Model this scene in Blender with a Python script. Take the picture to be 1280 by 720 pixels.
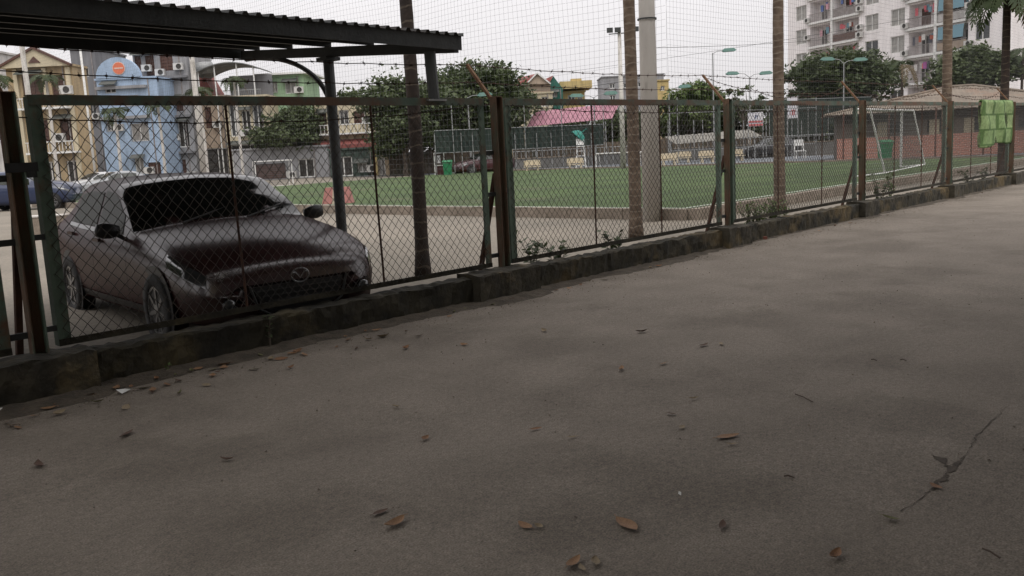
import bpy, math, random
import numpy as np
from mathutils import Vector, Matrix

# ------------------------------------------------------------------ camera, sky, sun, exposure
scene = bpy.context.scene
for o in list(bpy.data.objects): bpy.data.objects.remove(o)
# world axes: X runs along the fence, Y from the road into the sports ground, Z up; the camera stands on the road at the origin
CAM_H = 1.55; FPX = 1115.8; PITCH = .15379; ROLL = .05103; HEAD = .80401
def _axes():
    f = Vector((0, math.cos(PITCH), -math.sin(PITCH))); r0 = Vector((1, 0, 0)); u0 = Vector((0, math.sin(PITCH), math.cos(PITCH)))
    r = math.cos(ROLL)*r0 - math.sin(ROLL)*u0; u = math.sin(ROLL)*r0 + math.cos(ROLL)*u0
    m = Matrix.Rotation(-HEAD, 3, 'Z'); return m@r, m@u, m@f
CR, CU, CF = _axes(); CC = Vector((0, 0, CAM_H))
cam = bpy.data.cameras.new('camera'); camo = bpy.data.objects.new('camera', cam); scene.collection.objects.link(camo)
cam.sensor_width = 36; cam.lens = FPX/1280*36; cam.clip_start = .05; cam.clip_end = 2000
camo.matrix_world = Matrix(((CR.x, CU.x, -CF.x, 0), (CR.y, CU.y, -CF.y, 0), (CR.z, CU.z, -CF.z, CAM_H), (0, 0, 0, 1)))
scene.camera = camo
SUN_EL = math.radians(54); SUN_AZ = math.radians(212)
world = bpy.data.worlds.new('World'); scene.world = world; world.use_nodes = True
nt = world.node_tree; nt.nodes.clear()
sky = nt.nodes.new('ShaderNodeTexSky'); sky.sky_type = 'NISHITA'; sky.sun_disc = False
sky.sun_elevation = SUN_EL; sky.sun_rotation = SUN_AZ; sky.dust_density = 4; sky.air_density = 1; sky.ozone_density = 1
hs = nt.nodes.new('ShaderNodeHueSaturation'); hs.inputs['Saturation'].default_value = .12
mx = nt.nodes.new('ShaderNodeMix'); mx.data_type = 'RGBA'; mx.inputs[0].default_value = .80
bg = nt.nodes.new('ShaderNodeBackground'); bg.inputs['Strength'].default_value = .10
wo = nt.nodes.new('ShaderNodeOutputWorld')
# a closed cloud layer is about two and a half times as bright overhead as at the horizon (standard overcast sky)
tcw = nt.nodes.new('ShaderNodeTexCoord'); sxw = nt.nodes.new('ShaderNodeSeparateXYZ'); nt.links.new(tcw.outputs['Generated'], sxw.inputs[0])
def _m(op, a, b=None):
    n = nt.nodes.new('ShaderNodeMath'); n.operation = op
    for i, v in enumerate((a, b)):
        if v is None: continue
        if isinstance(v, (int, float)): n.inputs[i].default_value = v
        else: nt.links.new(v, n.inputs[i])
    return n.outputs[0]
oc = _m('ADD', _m('MULTIPLY', _m('POWER', _m('MAXIMUM', sxw.outputs['Z'], 0.0), 1.2), 1.6), 1.0)
cn = nt.nodes.new('ShaderNodeTexNoise'); cn.inputs['Scale'].default_value = 2.2; cn.inputs['Detail'].default_value = 4; nt.links.new(tcw.outputs['Generated'], cn.inputs['Vector'])
oc = _m('MULTIPLY', oc, _m('ADD', _m('MULTIPLY', cn.outputs[0], .26), .86))
vmw = nt.nodes.new('ShaderNodeVectorMath'); vmw.operation = 'SCALE'; vmw.inputs[0].default_value = (9.3, 9.0, 9.15); nt.links.new(oc, vmw.inputs['Scale']); nt.links.new(vmw.outputs[0], mx.inputs[7])
nt.links.new(sky.outputs[0], hs.inputs['Color']); nt.links.new(hs.outputs[0], mx.inputs[6]); nt.links.new(mx.outputs[2], bg.inputs[0]); nt.links.new(bg.outputs[0], wo.inputs[0])
sl = bpy.data.lights.new('sun', 'SUN'); sl.energy = 1.0; sl.angle = math.radians(32); sl.color = (1, .96, .9)
so = bpy.data.objects.new('sun', sl); scene.collection.objects.link(so)
so.rotation_euler = (math.pi/2 - SUN_EL, 0, math.pi - SUN_AZ + 0)
scene.view_settings.view_transform = 'Standard'; scene.view_settings.look = 'None'
scene.view_settings.exposure = 0.0; scene.view_settings.gamma = 1
scene.render.engine = 'CYCLES'; scene.render.resolution_x = 1024; scene.render.resolution_y = 576
scene.cycles.max_bounces = 5; scene.cycles.transparent_max_bounces = 8

# ------------------------------------------------------------------ helpers
COL = scene.collection
rng = random.Random(7)
def ray(x, y): return CR*((x-640)/FPX) - CU*((y-360)/FPX) + CF
def dep(x, y, d): return CC + ray(x, y)*d                       # the place seen at a pixel, d metres away
def gnd(x, y, z=0):
    r = ray(x, y); return CC + r*((z-CAM_H)/r.z)
def vpl(x, y, v):
    r = ray(x, y); return CC + r*(v/r.y)
def base(x, d):                                                # ground point below pixel column x at depth d
    p = dep(x, 200, d); return Vector((p.x, p.y, 0))
def pz(x, y, d): return dep(x, y, d).z
RH = Vector((CR.x, CR.y, 0)).normalized(); FACE = math.atan2(RH.y, RH.x)

class MB:
    def __init__(s): s.v = []; s.f = []
    def add(s, vs, fs):
        b = len(s.v); s.v += [tuple(p) for p in vs]; s.f += [tuple(i+b for i in q) for q in fs]; return s
    def box(s, x, y, z, sx, sy, sz, rz=0, m=None):
        c, n = math.cos(rz), math.sin(rz); vs = []
        for k in (-.5, .5):
            for j in (-.5, .5):
                for i in (-.5, .5):
                    a, b = i*sx, j*sy; vs.append(Vector((x+a*c-b*n, y+a*n+b*c, z+k*sz)))
        if m: vs = [m@p for p in vs]
        return s.add(vs, [(0,2,3,1),(4,5,7,6),(0,1,5,4),(2,6,7,3),(0,4,6,2),(1,3,7,5)])
    def b2(s, x0, y0, z0, x1, y1, z1): return s.box((x0+x1)/2, (y0+y1)/2, (z0+z1)/2, x1-x0, y1-y0, z1-z0)
    def bar(s, p, q, w, h=None, up=(0, 0, 1)):
        p, q = Vector(p), Vector(q); h = h or w; d = (q-p).normalized(); up = Vector(up)
        if abs(d.dot(up)) > .98: up = Vector((0, 1, 0))
        a = d.cross(up).normalized(); b = a.cross(d).normalized(); vs = []
        for e in (p, q):
            for i, j in ((-1,-1),(1,-1),(1,1),(-1,1)): vs.append(e + a*(i*w/2) + b*(j*h/2))
        return s.add(vs, [(0,1,2,3),(7,6,5,4),(0,4,5,1),(1,5,6,2),(2,6,7,3),(3,7,4,0)])
    def tube(s, pts, r, n=8, cap=True):
        pts = [Vector(p) for p in pts]; N = len(pts); vs = []; fs = []
        ref = Vector((0, 0, 1)) if abs((pts[-1]-pts[0]).normalized().z) < .9 else Vector((1, 0, 0))
        for i, p in enumerate(pts):
            d = (pts[min(i+1, N-1)] - pts[max(i-1, 0)]).normalized()
            a = d.cross(ref).normalized(); b = d.cross(a).normalized(); rr = r[i] if isinstance(r, (list, tuple)) else r
            for k in range(n):
                t = 2*math.pi*k/n; vs.append(p + a*(math.cos(t)*rr) + b*(math.sin(t)*rr))
        for i in range(N-1):
            for k in range(n): fs.append((i*n+k, i*n+(k+1) % n, (i+1)*n+(k+1) % n, (i+1)*n+k))
        if cap: fs.append(tuple(range(n-1, -1, -1))); fs.append(tuple((N-1)*n+k for k in range(n)))
        return s.add(vs, fs)
    def quad(s, *p): return s.add(p, [tuple(range(len(p)))])
    def prism(s, poly, y0, y1):                                 # polygon in x,z extruded along y
        n = len(poly); vs = [(a, y0, b) for a, b in poly] + [(a, y1, b) for a, b in poly]
        return s.add(vs, [tuple(range(n)), tuple(range(2*n-1, n-1, -1))] + [(i, i+n, (i+1) % n+n, (i+1) % n) for i in range(n)])
    def lathe(s, prof, c=(0, 0, 0), n=12):
        vs = []; fs = []
        for r, z in prof:
            for k in range(n):
                t = 2*math.pi*k/n; vs.append((c[0]+r*math.cos(t), c[1]+r*math.sin(t), c[2]+z))
        for i in range(len(prof)-1):
            for k in range(n): fs.append((i*n+k, i*n+(k+1) % n, (i+1)*n+(k+1) % n, (i+1)*n+k))
        return s.add(vs, fs)
    def mesh(s, name, m, smooth=False):
        me = bpy.data.meshes.new(name); me.from_pydata(s.v, [], s.f)
        if smooth: me.polygons.foreach_set('use_smooth', [True]*len(me.polygons))
        if m: me.materials.append(m)
        me.update(); return me
    def build(s, name, m, parent=None, loc=None, rz=0, smooth=False):
        return link(name, s.mesh(name, m, smooth), parent, loc, rz)
def link(name, me, parent=None, loc=None, rz=0):
    o = bpy.data.objects.new(name, me); COL.objects.link(o)
    if parent: o.parent = parent
    if loc is not None: o.location = loc
    o.rotation_euler.z = rz; return o
def tag(o, label, cat, group=None, kind=None):
    o['label'] = label; o['category'] = cat
    if group: o['group'] = group
    if kind: o['kind'] = kind
    return o
def struct(o): o['kind'] = 'structure'; return o
def thing(name, label, cat, loc=(0, 0, 0), rz=0, group=None):
    o = bpy.data.objects.new(name, None); COL.objects.link(o); o.location = loc; o.rotation_euler.z = rz
    o.empty_display_size = .2; return tag(o, label, cat, group)
def copy_tree(o, parent=None):
    c = o.copy(); COL.objects.link(c); c.parent = parent
    for ch in list(o.children): copy_tree(ch, c)
    return c
def quads(name, A, m, parent=None, loc=None, tri=False, smooth=False):   # A: (N,k,3) array of separate faces
    A = np.asarray(A, dtype=np.float32); n, k, _ = A.shape
    me = bpy.data.meshes.new(name); me.vertices.add(n*k); me.vertices.foreach_set('co', A.ravel())
    me.loops.add(n*k); me.loops.foreach_set('vertex_index', np.arange(n*k, dtype=np.int32))
    me.polygons.add(n); me.polygons.foreach_set('loop_start', np.arange(0, n*k, k, dtype=np.int32))
    me.materials.append(m); me.update(calc_edges=True)
    return link(name, me, parent, loc)

# ------------------------------------------------------------------ materials
def mat(name, c1, c2=None, scale=3., rough=.8, bump=0., bscale=None, metal=0., c3=None, s3=.6, lo=.35, hi=.65, stretch=None, spec=.5, t3=(.52, .62), coat=0., detail=6):
    m = bpy.data.materials.new(name); m.use_nodes = True; t = m.node_tree; N = t.nodes; L = t.links
    p = N['Principled BSDF']; p.inputs['Roughness'].default_value = rough; p.inputs['Metallic'].default_value = metal
    p.inputs['Specular IOR Level'].default_value = spec; p.inputs['Coat Weight'].default_value = coat; p.inputs['Coat Roughness'].default_value = .06
    tc = N.new('ShaderNodeTexCoord'); mp = N.new('ShaderNodeMapping'); L.new(tc.outputs['Object'], mp.inputs[0])
    if stretch: mp.inputs['Scale'].default_value = stretch
    if c2 is None: p.inputs['Base Color'].default_value = (*c1, 1)
    else:
        no = N.new('ShaderNodeTexNoise'); no.inputs['Scale'].default_value = scale; no.inputs['Detail'].default_value = detail; L.new(mp.outputs[0], no.inputs['Vector'])
        cr = N.new('ShaderNodeValToRGB'); cr.color_ramp.elements[0].position = lo; cr.color_ramp.elements[1].position = hi
        cr.color_ramp.elements[0].color = (*c1, 1); cr.color_ramp.elements[1].color = (*c2, 1); L.new(no.outputs[0], cr.inputs[0]); out = cr.outputs[0]
        if c3 is not None:
            n3 = N.new('ShaderNodeTexNoise'); n3.inputs['Scale'].default_value = s3; n3.inputs['Detail'].default_value = 8; n3.inputs['Roughness'].default_value = .65; L.new(mp.outputs[0], n3.inputs['Vector'])
            r3 = N.new('ShaderNodeValToRGB'); r3.color_ramp.elements[0].position = t3[0]; r3.color_ramp.elements[1].position = t3[1]; L.new(n3.outputs[0], r3.inputs[0])
            mm = N.new('ShaderNodeMix'); mm.data_type = 'RGBA'; L.new(r3.outputs[0], mm.inputs[0]); L.new(out, mm.inputs[6]); mm.inputs[7].default_value = (*c3, 1); out = mm.outputs[2]
        L.new(out, p.inputs['Base Color'])
    if bump:
        nb = N.new('ShaderNodeTexNoise'); nb.inputs['Scale'].default_value = bscale or scale*4; nb.inputs['Detail'].default_value = 8; L.new(mp.outputs[0], nb.inputs['Vector'])
        bp = N.new('ShaderNodeBump'); bp.inputs['Strength'].default_value = bump; bp.inputs['Distance'].default_value = .02; L.new(nb.outputs[0], bp.inputs['Height']); L.new(bp.outputs[0], p.inputs['Normal'])
    return m
def ringmat(name, c1, c2, period=.16, width=.10, c3=None):     # trunk with pale leaf scars, ring by ring
    m = mat(name, c1, c3 or c1, 6, .9, .5, 30); t = m.node_tree; N = t.nodes; L = t.links; p = N['Principled BSDF']
    src = p.inputs['Base Color'].links[0].from_socket
    tc = N.new('ShaderNodeTexCoord'); sx = N.new('ShaderNodeSeparateXYZ'); L.new(tc.outputs['Object'], sx.inputs[0])
    nz = N.new('ShaderNodeTexNoise'); nz.inputs['Scale'].default_value = 4; L.new(tc.outputs['Object'], nz.inputs['Vector'])
    a0 = N.new('ShaderNodeMath'); a0.operation = 'MULTIPLY_ADD'; a0.inputs[1].default_value = .16; L.new(nz.outputs[0], a0.inputs[0]); L.new(sx.outputs['Z'], a0.inputs[2])
    a = N.new('ShaderNodeMath'); a.operation = 'DIVIDE'; a.inputs[1].default_value = period; L.new(a0.outputs[0], a.inputs[0])
    b = N.new('ShaderNodeMath'); b.operation = 'FRACT'; L.new(a.outputs[0], b.inputs[0])
    c = N.new('ShaderNodeMath'); c.operation = 'LESS_THAN'; c.inputs[1].default_value = width; L.new(b.outputs[0], c.inputs[0])
    n2 = N.new('ShaderNodeTexNoise'); n2.inputs['Scale'].default_value = 9; L.new(tc.outputs['Object'], n2.inputs['Vector'])
    d = N.new('ShaderNodeMath'); d.operation = 'MULTIPLY'; L.new(c.outputs[0], d.inputs[0]); L.new(n2.outputs[0], d.inputs[1])
    mm = N.new('ShaderNodeMix'); mm.data_type = 'RGBA'; L.new(d.outputs[0], mm.inputs[0]); L.new(src, mm.inputs[6]); mm.inputs[7].default_value = (*c2, 1)
    L.new(mm.outputs[2], p.inputs['Base Color']); return m
def leafmat(name, c1, c2, scale=.8, tr=.25):
    m = mat(name, c1, c2, scale, .55, lo=.3, hi=.7, spec=.3); t = m.node_tree; N = t.nodes; L = t.links; p = N['Principled BSDF']
    tl = N.new('ShaderNodeBsdfTranslucent'); L.new(p.inputs['Base Color'].links[0].from_socket, tl.inputs[0])
    ms = N.new('ShaderNodeMixShader'); ms.inputs[0].default_value = tr; L.new(p.outputs[0], ms.inputs[1]); L.new(tl.outputs[0], ms.inputs[2])
    L.new(ms.outputs[0], N['Material Output'].inputs[0]); return m
M = {}
M['rail'] = mat('rail_paint', (.05, .08, .058), (.08, .11, .08), 5, .7, .25, 40, c3=(.10, .052, .028), s3=2.2, t3=(.45, .58))
M['greenpaint'] = mat('green_paint', (.075, .115, .085), (.12, .165, .125), 5, .7, .25, 40, c3=(.12, .065, .038), s3=3.0, t3=(.52, .66))
M['rust'] = mat('rusty_steel', (.085, .045, .026), (.145, .085, .05), 6, .85, .6, 50, c3=(.075, .095, .065), s3=2.0, t3=(.46, .58), stretch=(1, 1, .35))
M['rustrod'] = mat('rusty_rod', (.05, .022, .014), (.09, .04, .022), 8, .85)
M['armrust'] = mat('barbed_arm_rust', (.22, .13, .07), (.13, .06, .03), 9, .85)
M['meshwire'] = mat('chain_link_wire', (.026, .024, .02), (.05, .038, .028), 4, .7)
M['barb'] = mat('barbed_wire', (.04, .025, .02), (.09, .045, .03), 12, .8, metal=.3)
M['moss'] = mat('mossy_cement', (.014, .0125, .008), (.042, .036, .022), 4, .95, .9, 18, c3=(.075, .06, .03), s3=1.6, t3=(.55, .68))
M['mossochre'] = mat('mossy_ochre_wall', (.016, .0145, .009), (.05, .042, .025), 4, .95, .9, 18, c3=(.11, .078, .034), s3=1.0, t3=(.50, .66))
M['plinth'] = mat('plinth_cement', (.02, .0175, .012), (.065, .056, .038), 4, .95, .9, 20, c3=(.13, .10, .05), s3=2.4, t3=(.55, .68))
M['concrete'] = mat('pole_concrete', (.46, .435, .40), (.56, .53, .49), 3, .9, .35, 30, c3=(.2, .18, .15), s3=1.2, stretch=(1, 1, .25))
M['palm'] = ringmat('palm_bark', (.075, .05, .034), (.24, .20, .155), .125, .20, (.165, .12, .085))
M['palmdark'] = ringmat('palm_bark_dark', (.02, .014, .011), (.15, .12, .09), .19, .12, (.045, .03, .022))
M['greypost'] = mat('grey_painted_post', (.06, .066, .068), (.095, .1, .1), 4, .6, .2, 30)
M['steel'] = mat('galvanised_steel', (.22, .225, .225), (.30, .305, .30), 6, .55, metal=.3)
M['darksteel'] = mat('dark_steel', (.022, .024, .024), (.04, .043, .042), 5, .6, .2, 30)
M['sheet'] = mat('roof_sheet', (.026, .028, .026), (.045, .046, .042), 2, .7, .2, 12, c3=(.05, .028, .02), s3=1.2)
M['white'] = mat('white_paint', (.70, .70, .68), (.62, .61, .58), 3, .6)
M['kerb'] = mat('kerb_cement', (.20, .165, .13), (.30, .25, .20), 3, .9, .5, 25, c3=(.11, .09, .065), s3=1.5)
M['black'] = mat('black_rubber', (.012, .012, .012), (.022, .021, .02), 8, .8)
def speck(m, scale=90, lo=.7, hi=1.25, s2=None, lo2=.8, hi2=1.15):    # fine aggregate on top of the colour
    t = m.node_tree; N = t.nodes; L = t.links; p = N['Principled BSDF']; src = p.inputs['Base Color'].links[0].from_socket
    tc = N.new('ShaderNodeTexCoord')
    for s, a, b in ((scale, lo, hi), (s2, lo2, hi2)):
        if s is None: continue
        no = N.new('ShaderNodeTexNoise'); no.inputs['Scale'].default_value = s; no.inputs['Detail'].default_value = 4; no.inputs['Roughness'].default_value = .7; L.new(tc.outputs['Object'], no.inputs['Vector'])
        mr = N.new('ShaderNodeMapRange'); mr.inputs[1].default_value = .3; mr.inputs[2].default_value = .7; mr.inputs[3].default_value = a; mr.inputs[4].default_value = b; L.new(no.outputs[0], mr.inputs[0])
        vm = N.new('ShaderNodeVectorMath'); vm.operation = 'SCALE'; L.new(src, vm.inputs[0]); L.new(mr.outputs[0], vm.inputs['Scale']); src = vm.outputs[0]
    L.new(src, p.inputs['Base Color']); return m
M['ground'] = speck(mat('earth', (.16, .14, .11), (.22, .19, .15), .3, .95), 20)
M['road'] = speck(mat('road_cement', (.145, .122, .096), (.195, .166, .133), 1.6, .93, .4, 90, c3=(.128, .107, .083), s3=.7, lo=.3, hi=.7, t3=(.50, .62)), 110, .5, 1.5, 28, .78, 1.22)
M['yard'] = speck(mat('yard_cement', (.48, .44, .385), (.56, .515, .455), .35, .92, .3, 40, c3=(.23, .2, .165), s3=.6, lo=.3, hi=.7), 30, .8, 1.15, 3, .88, 1.1)
M['turf'] = speck(mat('artificial_turf', (.034, .060, .012), (.060, .098, .024), .35, .95, .8, 60, c3=(.075, .082, .036), s3=.3, lo=.35, hi=.65, t3=(.56, .7)), 40, .65, 1.3, 1.2, .85, 1.12)
M['lane'] = mat('lane_earth', (.06, .052, .04), (.10, .085, .065), .5, .95)
M['court'] = speck(mat('court_paint', (.10, .112, .125), (.145, .155, .165), .4, .85), 8)

FV = 6.76; P0 = 2.14; SP = 4.764                                # fence line, first post, post spacing
PW, PT = .297, 2.092                                            # wall top, fence top
# ------------------------------------------------------------------ ground
def sheet(name, pts, z, m, nx=1):
    return struct(MB().quad(*[(a, b, z) for a, b in pts]).build(name, m))
sheet('ground', [(-500, -500), (900, -500), (900, 900), (-500, 900)], -.012, M['ground'])
_r = random.Random(3); _ph = [(_r.uniform(0, 6.3), _r.uniform(.2, 2.2), _r.uniform(.2, 2.2), _r.uniform(.0004, .0012)) for _ in range(14)]
def roadz(u, v): return sum(a*math.sin(p+fx*u+fy*v) for p, fx, fy, a in _ph)*.8
def road():
    nu, nv = 140, 44; vs = []; fs = []; us = [-14 + 60*(i/nu) for i in range(nu+1)]; vv = [-6 + 12.72*j/nv for j in range(nv+1)]
    for v in vv:
        for u in us:
            vs.append((u, v, roadz(u, v)))
    for j in range(nv):
        for i in range(nu): a = j*(nu+1)+i; fs.append((a, a+1, a+nu+2, a+nu+1))
    MBx = MB(); MBx.v = vs; MBx.f = fs; struct(MBx.build('road', M['road'], smooth=True))
    struct(MB().quad((46, -6, 0), (300, -6, 0), (300, 6.72, 0), (46, 6.72, 0)).build('road', M['road']))
road()
yard = sheet('car_park', [(-60, 6.7), (300, 6.7), (300, 9.5), (15.2, 9.5), (15.2, 80), (-60, 80)], -.104, M['yard'])
sheet('football_field', [(15.3, 9.7), (44, 9.7), (44, 46), (15.3, 46)], .13, M['turf'])
sheet('court', [(44.15, 9.5), (62, 9.5), (62, 60), (44.15, 60)], .02, M['court'])
sheet('lane', [(62, -10), (140, -10), (140, 120), (62, 120)], .0, M['lane'])
# cracks of the yard slab: thin dark joints
M['joint'] = mat('slab_joint', (.10, .085, .065), (.15, .125, .1), 6, .95)
def strip(name, pts, w, m, parent, z=0, r=random.Random(1), jit=.3):
    b = MB(); prev = None
    for i, (x, y) in enumerate(pts):
        d = Vector((pts[min(i+1, len(pts)-1)][0]-pts[max(i-1, 0)][0], pts[min(i+1, len(pts)-1)][1]-pts[max(i-1, 0)][1])).normalized()
        ww = w*(1+r.uniform(-jit, jit))/2; cur = ((x-d.y*ww, y+d.x*ww, z), (x+d.y*ww, y-d.x*ww, z))
        if prev: b.quad(prev[1], cur[1], cur[0], prev[0])
        prev = cur
    return b.build(name, m, parent)
def wob(a, b, n, amp, r):
    return [(a[0]+(b[0]-a[0])*i/n+r.uniform(-amp, amp), a[1]+(b[1]-a[1])*i/n+r.uniform(-amp, amp)) for i in range(n+1)]
rr = random.Random(11)
for a, b, w in (((8.5, 9.5), (15.2, 12.2), .05), ((9.3, 12.4), (15.1, 13.4), .06), ((5, 13), (15, 16), .04), ((11.6, 7.2), (12.4, 9.8), .04), ((7, 9.5), (6, 26), .05), ((-5, 18), (15, 18.6), .04)):
    strip('slab_joint', wob(a, b, 14, .03, rr), w, M['joint'], yard, -.096, rr)
M['cementwash'] = mat('pale_cement', (.46, .43, .37), (.38, .35, .3), 2, .95)
strip('cement_patch', [(13.2, 16.4), (13.9, 15.6), (14.6, 15.3), (15.1, 15.0)], .7, M['cementwash'], yard, -.095, rr, .5)
# kerb of the field
def kerb(name, x0, y0, x1, y1, label):
    t = thing(name, label, 'kerb', ((x0+x1)/2, (y0+y1)/2, 0)); L = max(abs(x1-x0), abs(y1-y0)); n = max(1, int(L/1.5)); ax = abs(x1-x0) > abs(y1-y0)
    me = {}
    for i in range(n):
        l = L/n; c = -L/2+(i+.5)*l; dz = rr.uniform(-.008, .008); b = MB(); k = 'kerb_stone'
        if ax: o = link(k, me.setdefault(0, b.box(0, 0, .05, l-.012, .2, .32).mesh(k, M['kerb'])), t, (c, rr.uniform(-.006, .006), dz))
        else: o = link(k, me.setdefault(1, b.box(0, 0, .05, .2, l-.012, .32).mesh(k, M['kerb'])), t, (rr.uniform(-.006, .006), c, dz))
    return t
kerb('field_kerb', 15.2, 9.6, 44, 9.6, 'low brown cement kerb along the near edge of the green field')
kerb('field_kerb', 15.2, 9.72, 15.2, 46, 'low brown cement kerb along the car park edge of the green field')
kerb('field_kerb', 44.08, 9.72, 44.08, 46, 'low kerb at the far edge of the green field beside the benches')
M['line'] = mat('field_line', (.40, .42, .36), (.28, .32, .24), 5, .95)
for nm, p in (('field_line', [(16.2, 10.4), (16.32, 10.4), (16.32, 45.4), (16.2, 45.4)]), ('field_line', [(16.32, 10.4), (43.2, 10.4), (43.2, 10.52), (16.32, 10.52)])):
    o = MB().quad(*[(a, b, .136) for a, b in p]).build(nm, M['line']); struct(o)

# ------------------------------------------------------------------ low wall below the fence
def rough_box(x0, x1, y0, y1, z0, z1, step=.12, amp=.008, seed=0):
    r = random.Random(seed); b = MB(); nx = max(2, int((x1-x0)/step))
    prof = [(y0, z0), (y0, z0+(z1-z0)*.33), (y0, z0+(z1-z0)*.66), (y0, z1-.012), (y0+.012, z1), ((y0+y1)/2, z1+.003), (y1-.012, z1), (y1, z1-.012), (y1, z0)]
    for i in range(nx+1):
        for (y, z) in prof:
            e = amp if z > z0+.01 else amp*.6
            b.v.append((x0+(x1-x0)*i/nx + (0 if i in (0, nx) else r.uniform(-.02, .02)), y+r.uniform(-e, e), z+(r.uniform(-e, e) if z > z0+.01 else 0)))
    n = len(prof)
    for i in range(nx):
        for k in range(n-1): b.f.append((i*n+k, (i+1)*n+k, (i+1)*n+k+1, i*n+k+1))
    b.f.append(tuple(range(n-1, -1, -1)) if False else tuple(range(n))); b.f.append(tuple(nx*n+k for k in range(n-1, -1, -1)))
    return b
wl = thing('low_wall', 'low mossy cement wall carrying the chain link fence along the road', 'wall', (P0, FV, 0))
NP = 6
edges = []
for n in range(NP+1):
    u = P0+n*SP; a, b = (u-.62, u+.30) if n < 2 else (u-.42, u+.22)
    edges.append((a, b))
    rough_box(a-P0, b-P0, -.26, .10, -.02, .288, .07, .012, n).build('plinth', M['plinth'], wl)
spans = [(-8, edges[0][0])] + [(edges[i][1], edges[i+1][0]) for i in range(NP)] + [(edges[NP][1], 44)]
for i, (a, b) in enumerate(spans): rough_box(a-P0+.004, b-P0-.004, -.15, .085, -.02, .255, .07, .014, 30+i).build('wall', M['mossochre' if i > 1 else 'moss'], wl)

# soil and dust gathered along the wall foot
M['soil'] = speck(mat('soil_dust', (.045, .036, .025), (.085, .068, .048), 8, .95, .8, 40), 60)
b = MB(); R_ = random.Random(8); n = 420; w1 = w2 = .1
for i in range(n+1):
    u = -4+34*i/n; inset = .26 if any(a-.02 < u < c+.02 for a, c in edges) else .15; w1 = max(.03, min(.30, w1+R_.uniform(-.05, .05)+(.004 if u < 5 else -.003))); vb = FV-inset+.02
    b.v += [(u, vb, .028+R_.uniform(-.008, .008)), (u, vb-w1*.5, .014+R_.uniform(-.005, .004)), (u+R_.uniform(-.02, .02), vb-w1-.02, roadz(u, vb-w1)-.002)]
b.f = [(i*3+k, i*3+k+1, (i+1)*3+k+1, (i+1)*3+k) for i in range(n) for k in range(2)]
so_ = b.build('soil_strip', M['soil'], smooth=True); tag(so_, 'dark soil and dust gathered along the foot of the low wall', 'soil', kind='stuff')
# ------------------------------------------------------------------ chain link fence bays
def chain_mesh(w, h, p=.088, q=.100, r=.0036, seed=0):
    R = random.Random(seed); hp, hq = p/2, q/2; nk = int(w/hp); nj = int(h/hq)
    ph = [(R.uniform(0, 6), R.uniform(.6, 2.5), R.uniform(.6, 2.5)) for _ in range(4)]
    def off(x, z): return sum(math.sin(a+b*x+c*z) for a, b, c in ph)*.007*math.sin(math.pi*min(1, max(0, x/w)))
    V = np.zeros((nk, nj+1, 4, 3), np.float32); RJ = np.random.RandomState(seed+50); Q = RJ.normal(0, .0035, (nk+1, nj+1, 2))
    for _ in range(3):                                          # a few places where the wire has been pushed out of shape
        ck, cj = RJ.randint(0, nk), RJ.randint(0, nj); gk, gj = np.mgrid[0:nk+1, 0:nj+1]; Q += (np.exp(-((gk-ck)/7)**2-((gj-cj)/5)**2)[..., None])*RJ.normal(0, .022, 2)
    J = np.zeros((nk, nj+1, 2))
    for k in range(nk):
        for j in range(nj+1): J[k, j] = Q[k+((j+k) % 2), j]
    for k in range(nk):
        for j in range(nj+1):
            x = (k+((j+k) % 2))*hp; z = j*hq; side = -1 if ((j+k) % 2) else 1
            dy = off(x, z); sag = .010*math.sin(x*3+ph[0][0])*(z/h)
            for c, (cx, cy) in enumerate(((-r, 0), (0, -r), (r, 0), (0, r))): V[k, j, c] = (x+cx+side*.0012+J[k, j, 0], dy+cy+side*.002, z+sag+J[k, j, 1])
    idx = np.arange(nk*(nj+1)*4).reshape(nk, nj+1, 4); F = []
    for c in range(4):
        d = (c+1) % 4
        F.append(np.stack([idx[:, :-1, c], idx[:, :-1, d], idx[:, 1:, d], idx[:, 1:, c]], -1).reshape(-1, 4))
    me = bpy.data.meshes.new('chain_link'); me.from_pydata(V.reshape(-1, 3).tolist(), [], np.concatenate(F).tolist()); me.materials.append(M['meshwire']); me.update(); return me
bay_labels = {-1: 'leftmost sliver of chain link bay beside the first rusty post', 0: 'wide chain link bay with green frame in front of the parked car', 1: 'chain link bay with green top rail in front of the tall concrete pole',
              2: 'chain link bay between the second and third rusty posts, brown top rail', 3: 'chain link bay in front of the white goal frame', 4: 'chain link bay under the green quilt', 5: 'last chain link bay beyond the green quilt at the right edge'}
def angle_iron(b, p, q, w, t, da, db):                          # L-section: flat plate plus a lip
    p, q, da, db = Vector(p), Vector(q), Vector(da), Vector(db)
    for A, B, c in ((da, db, 0), (db, da, 1)):
        o = [p, p+A*w, p+A*w+B*t, p+B*t]; e = [v+(q-p) for v in o]
        if c: o = [v+A*t for v in o[:1]]+o[1:3]+[o[3]+A*t]; e = [v+(q-p) for v in o]
        b.add(o+e, [(0,1,2,3),(7,6,5,4),(0,4,5,1),(1,5,6,2),(2,6,7,3),(3,7,4,0)])
    return b
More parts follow.
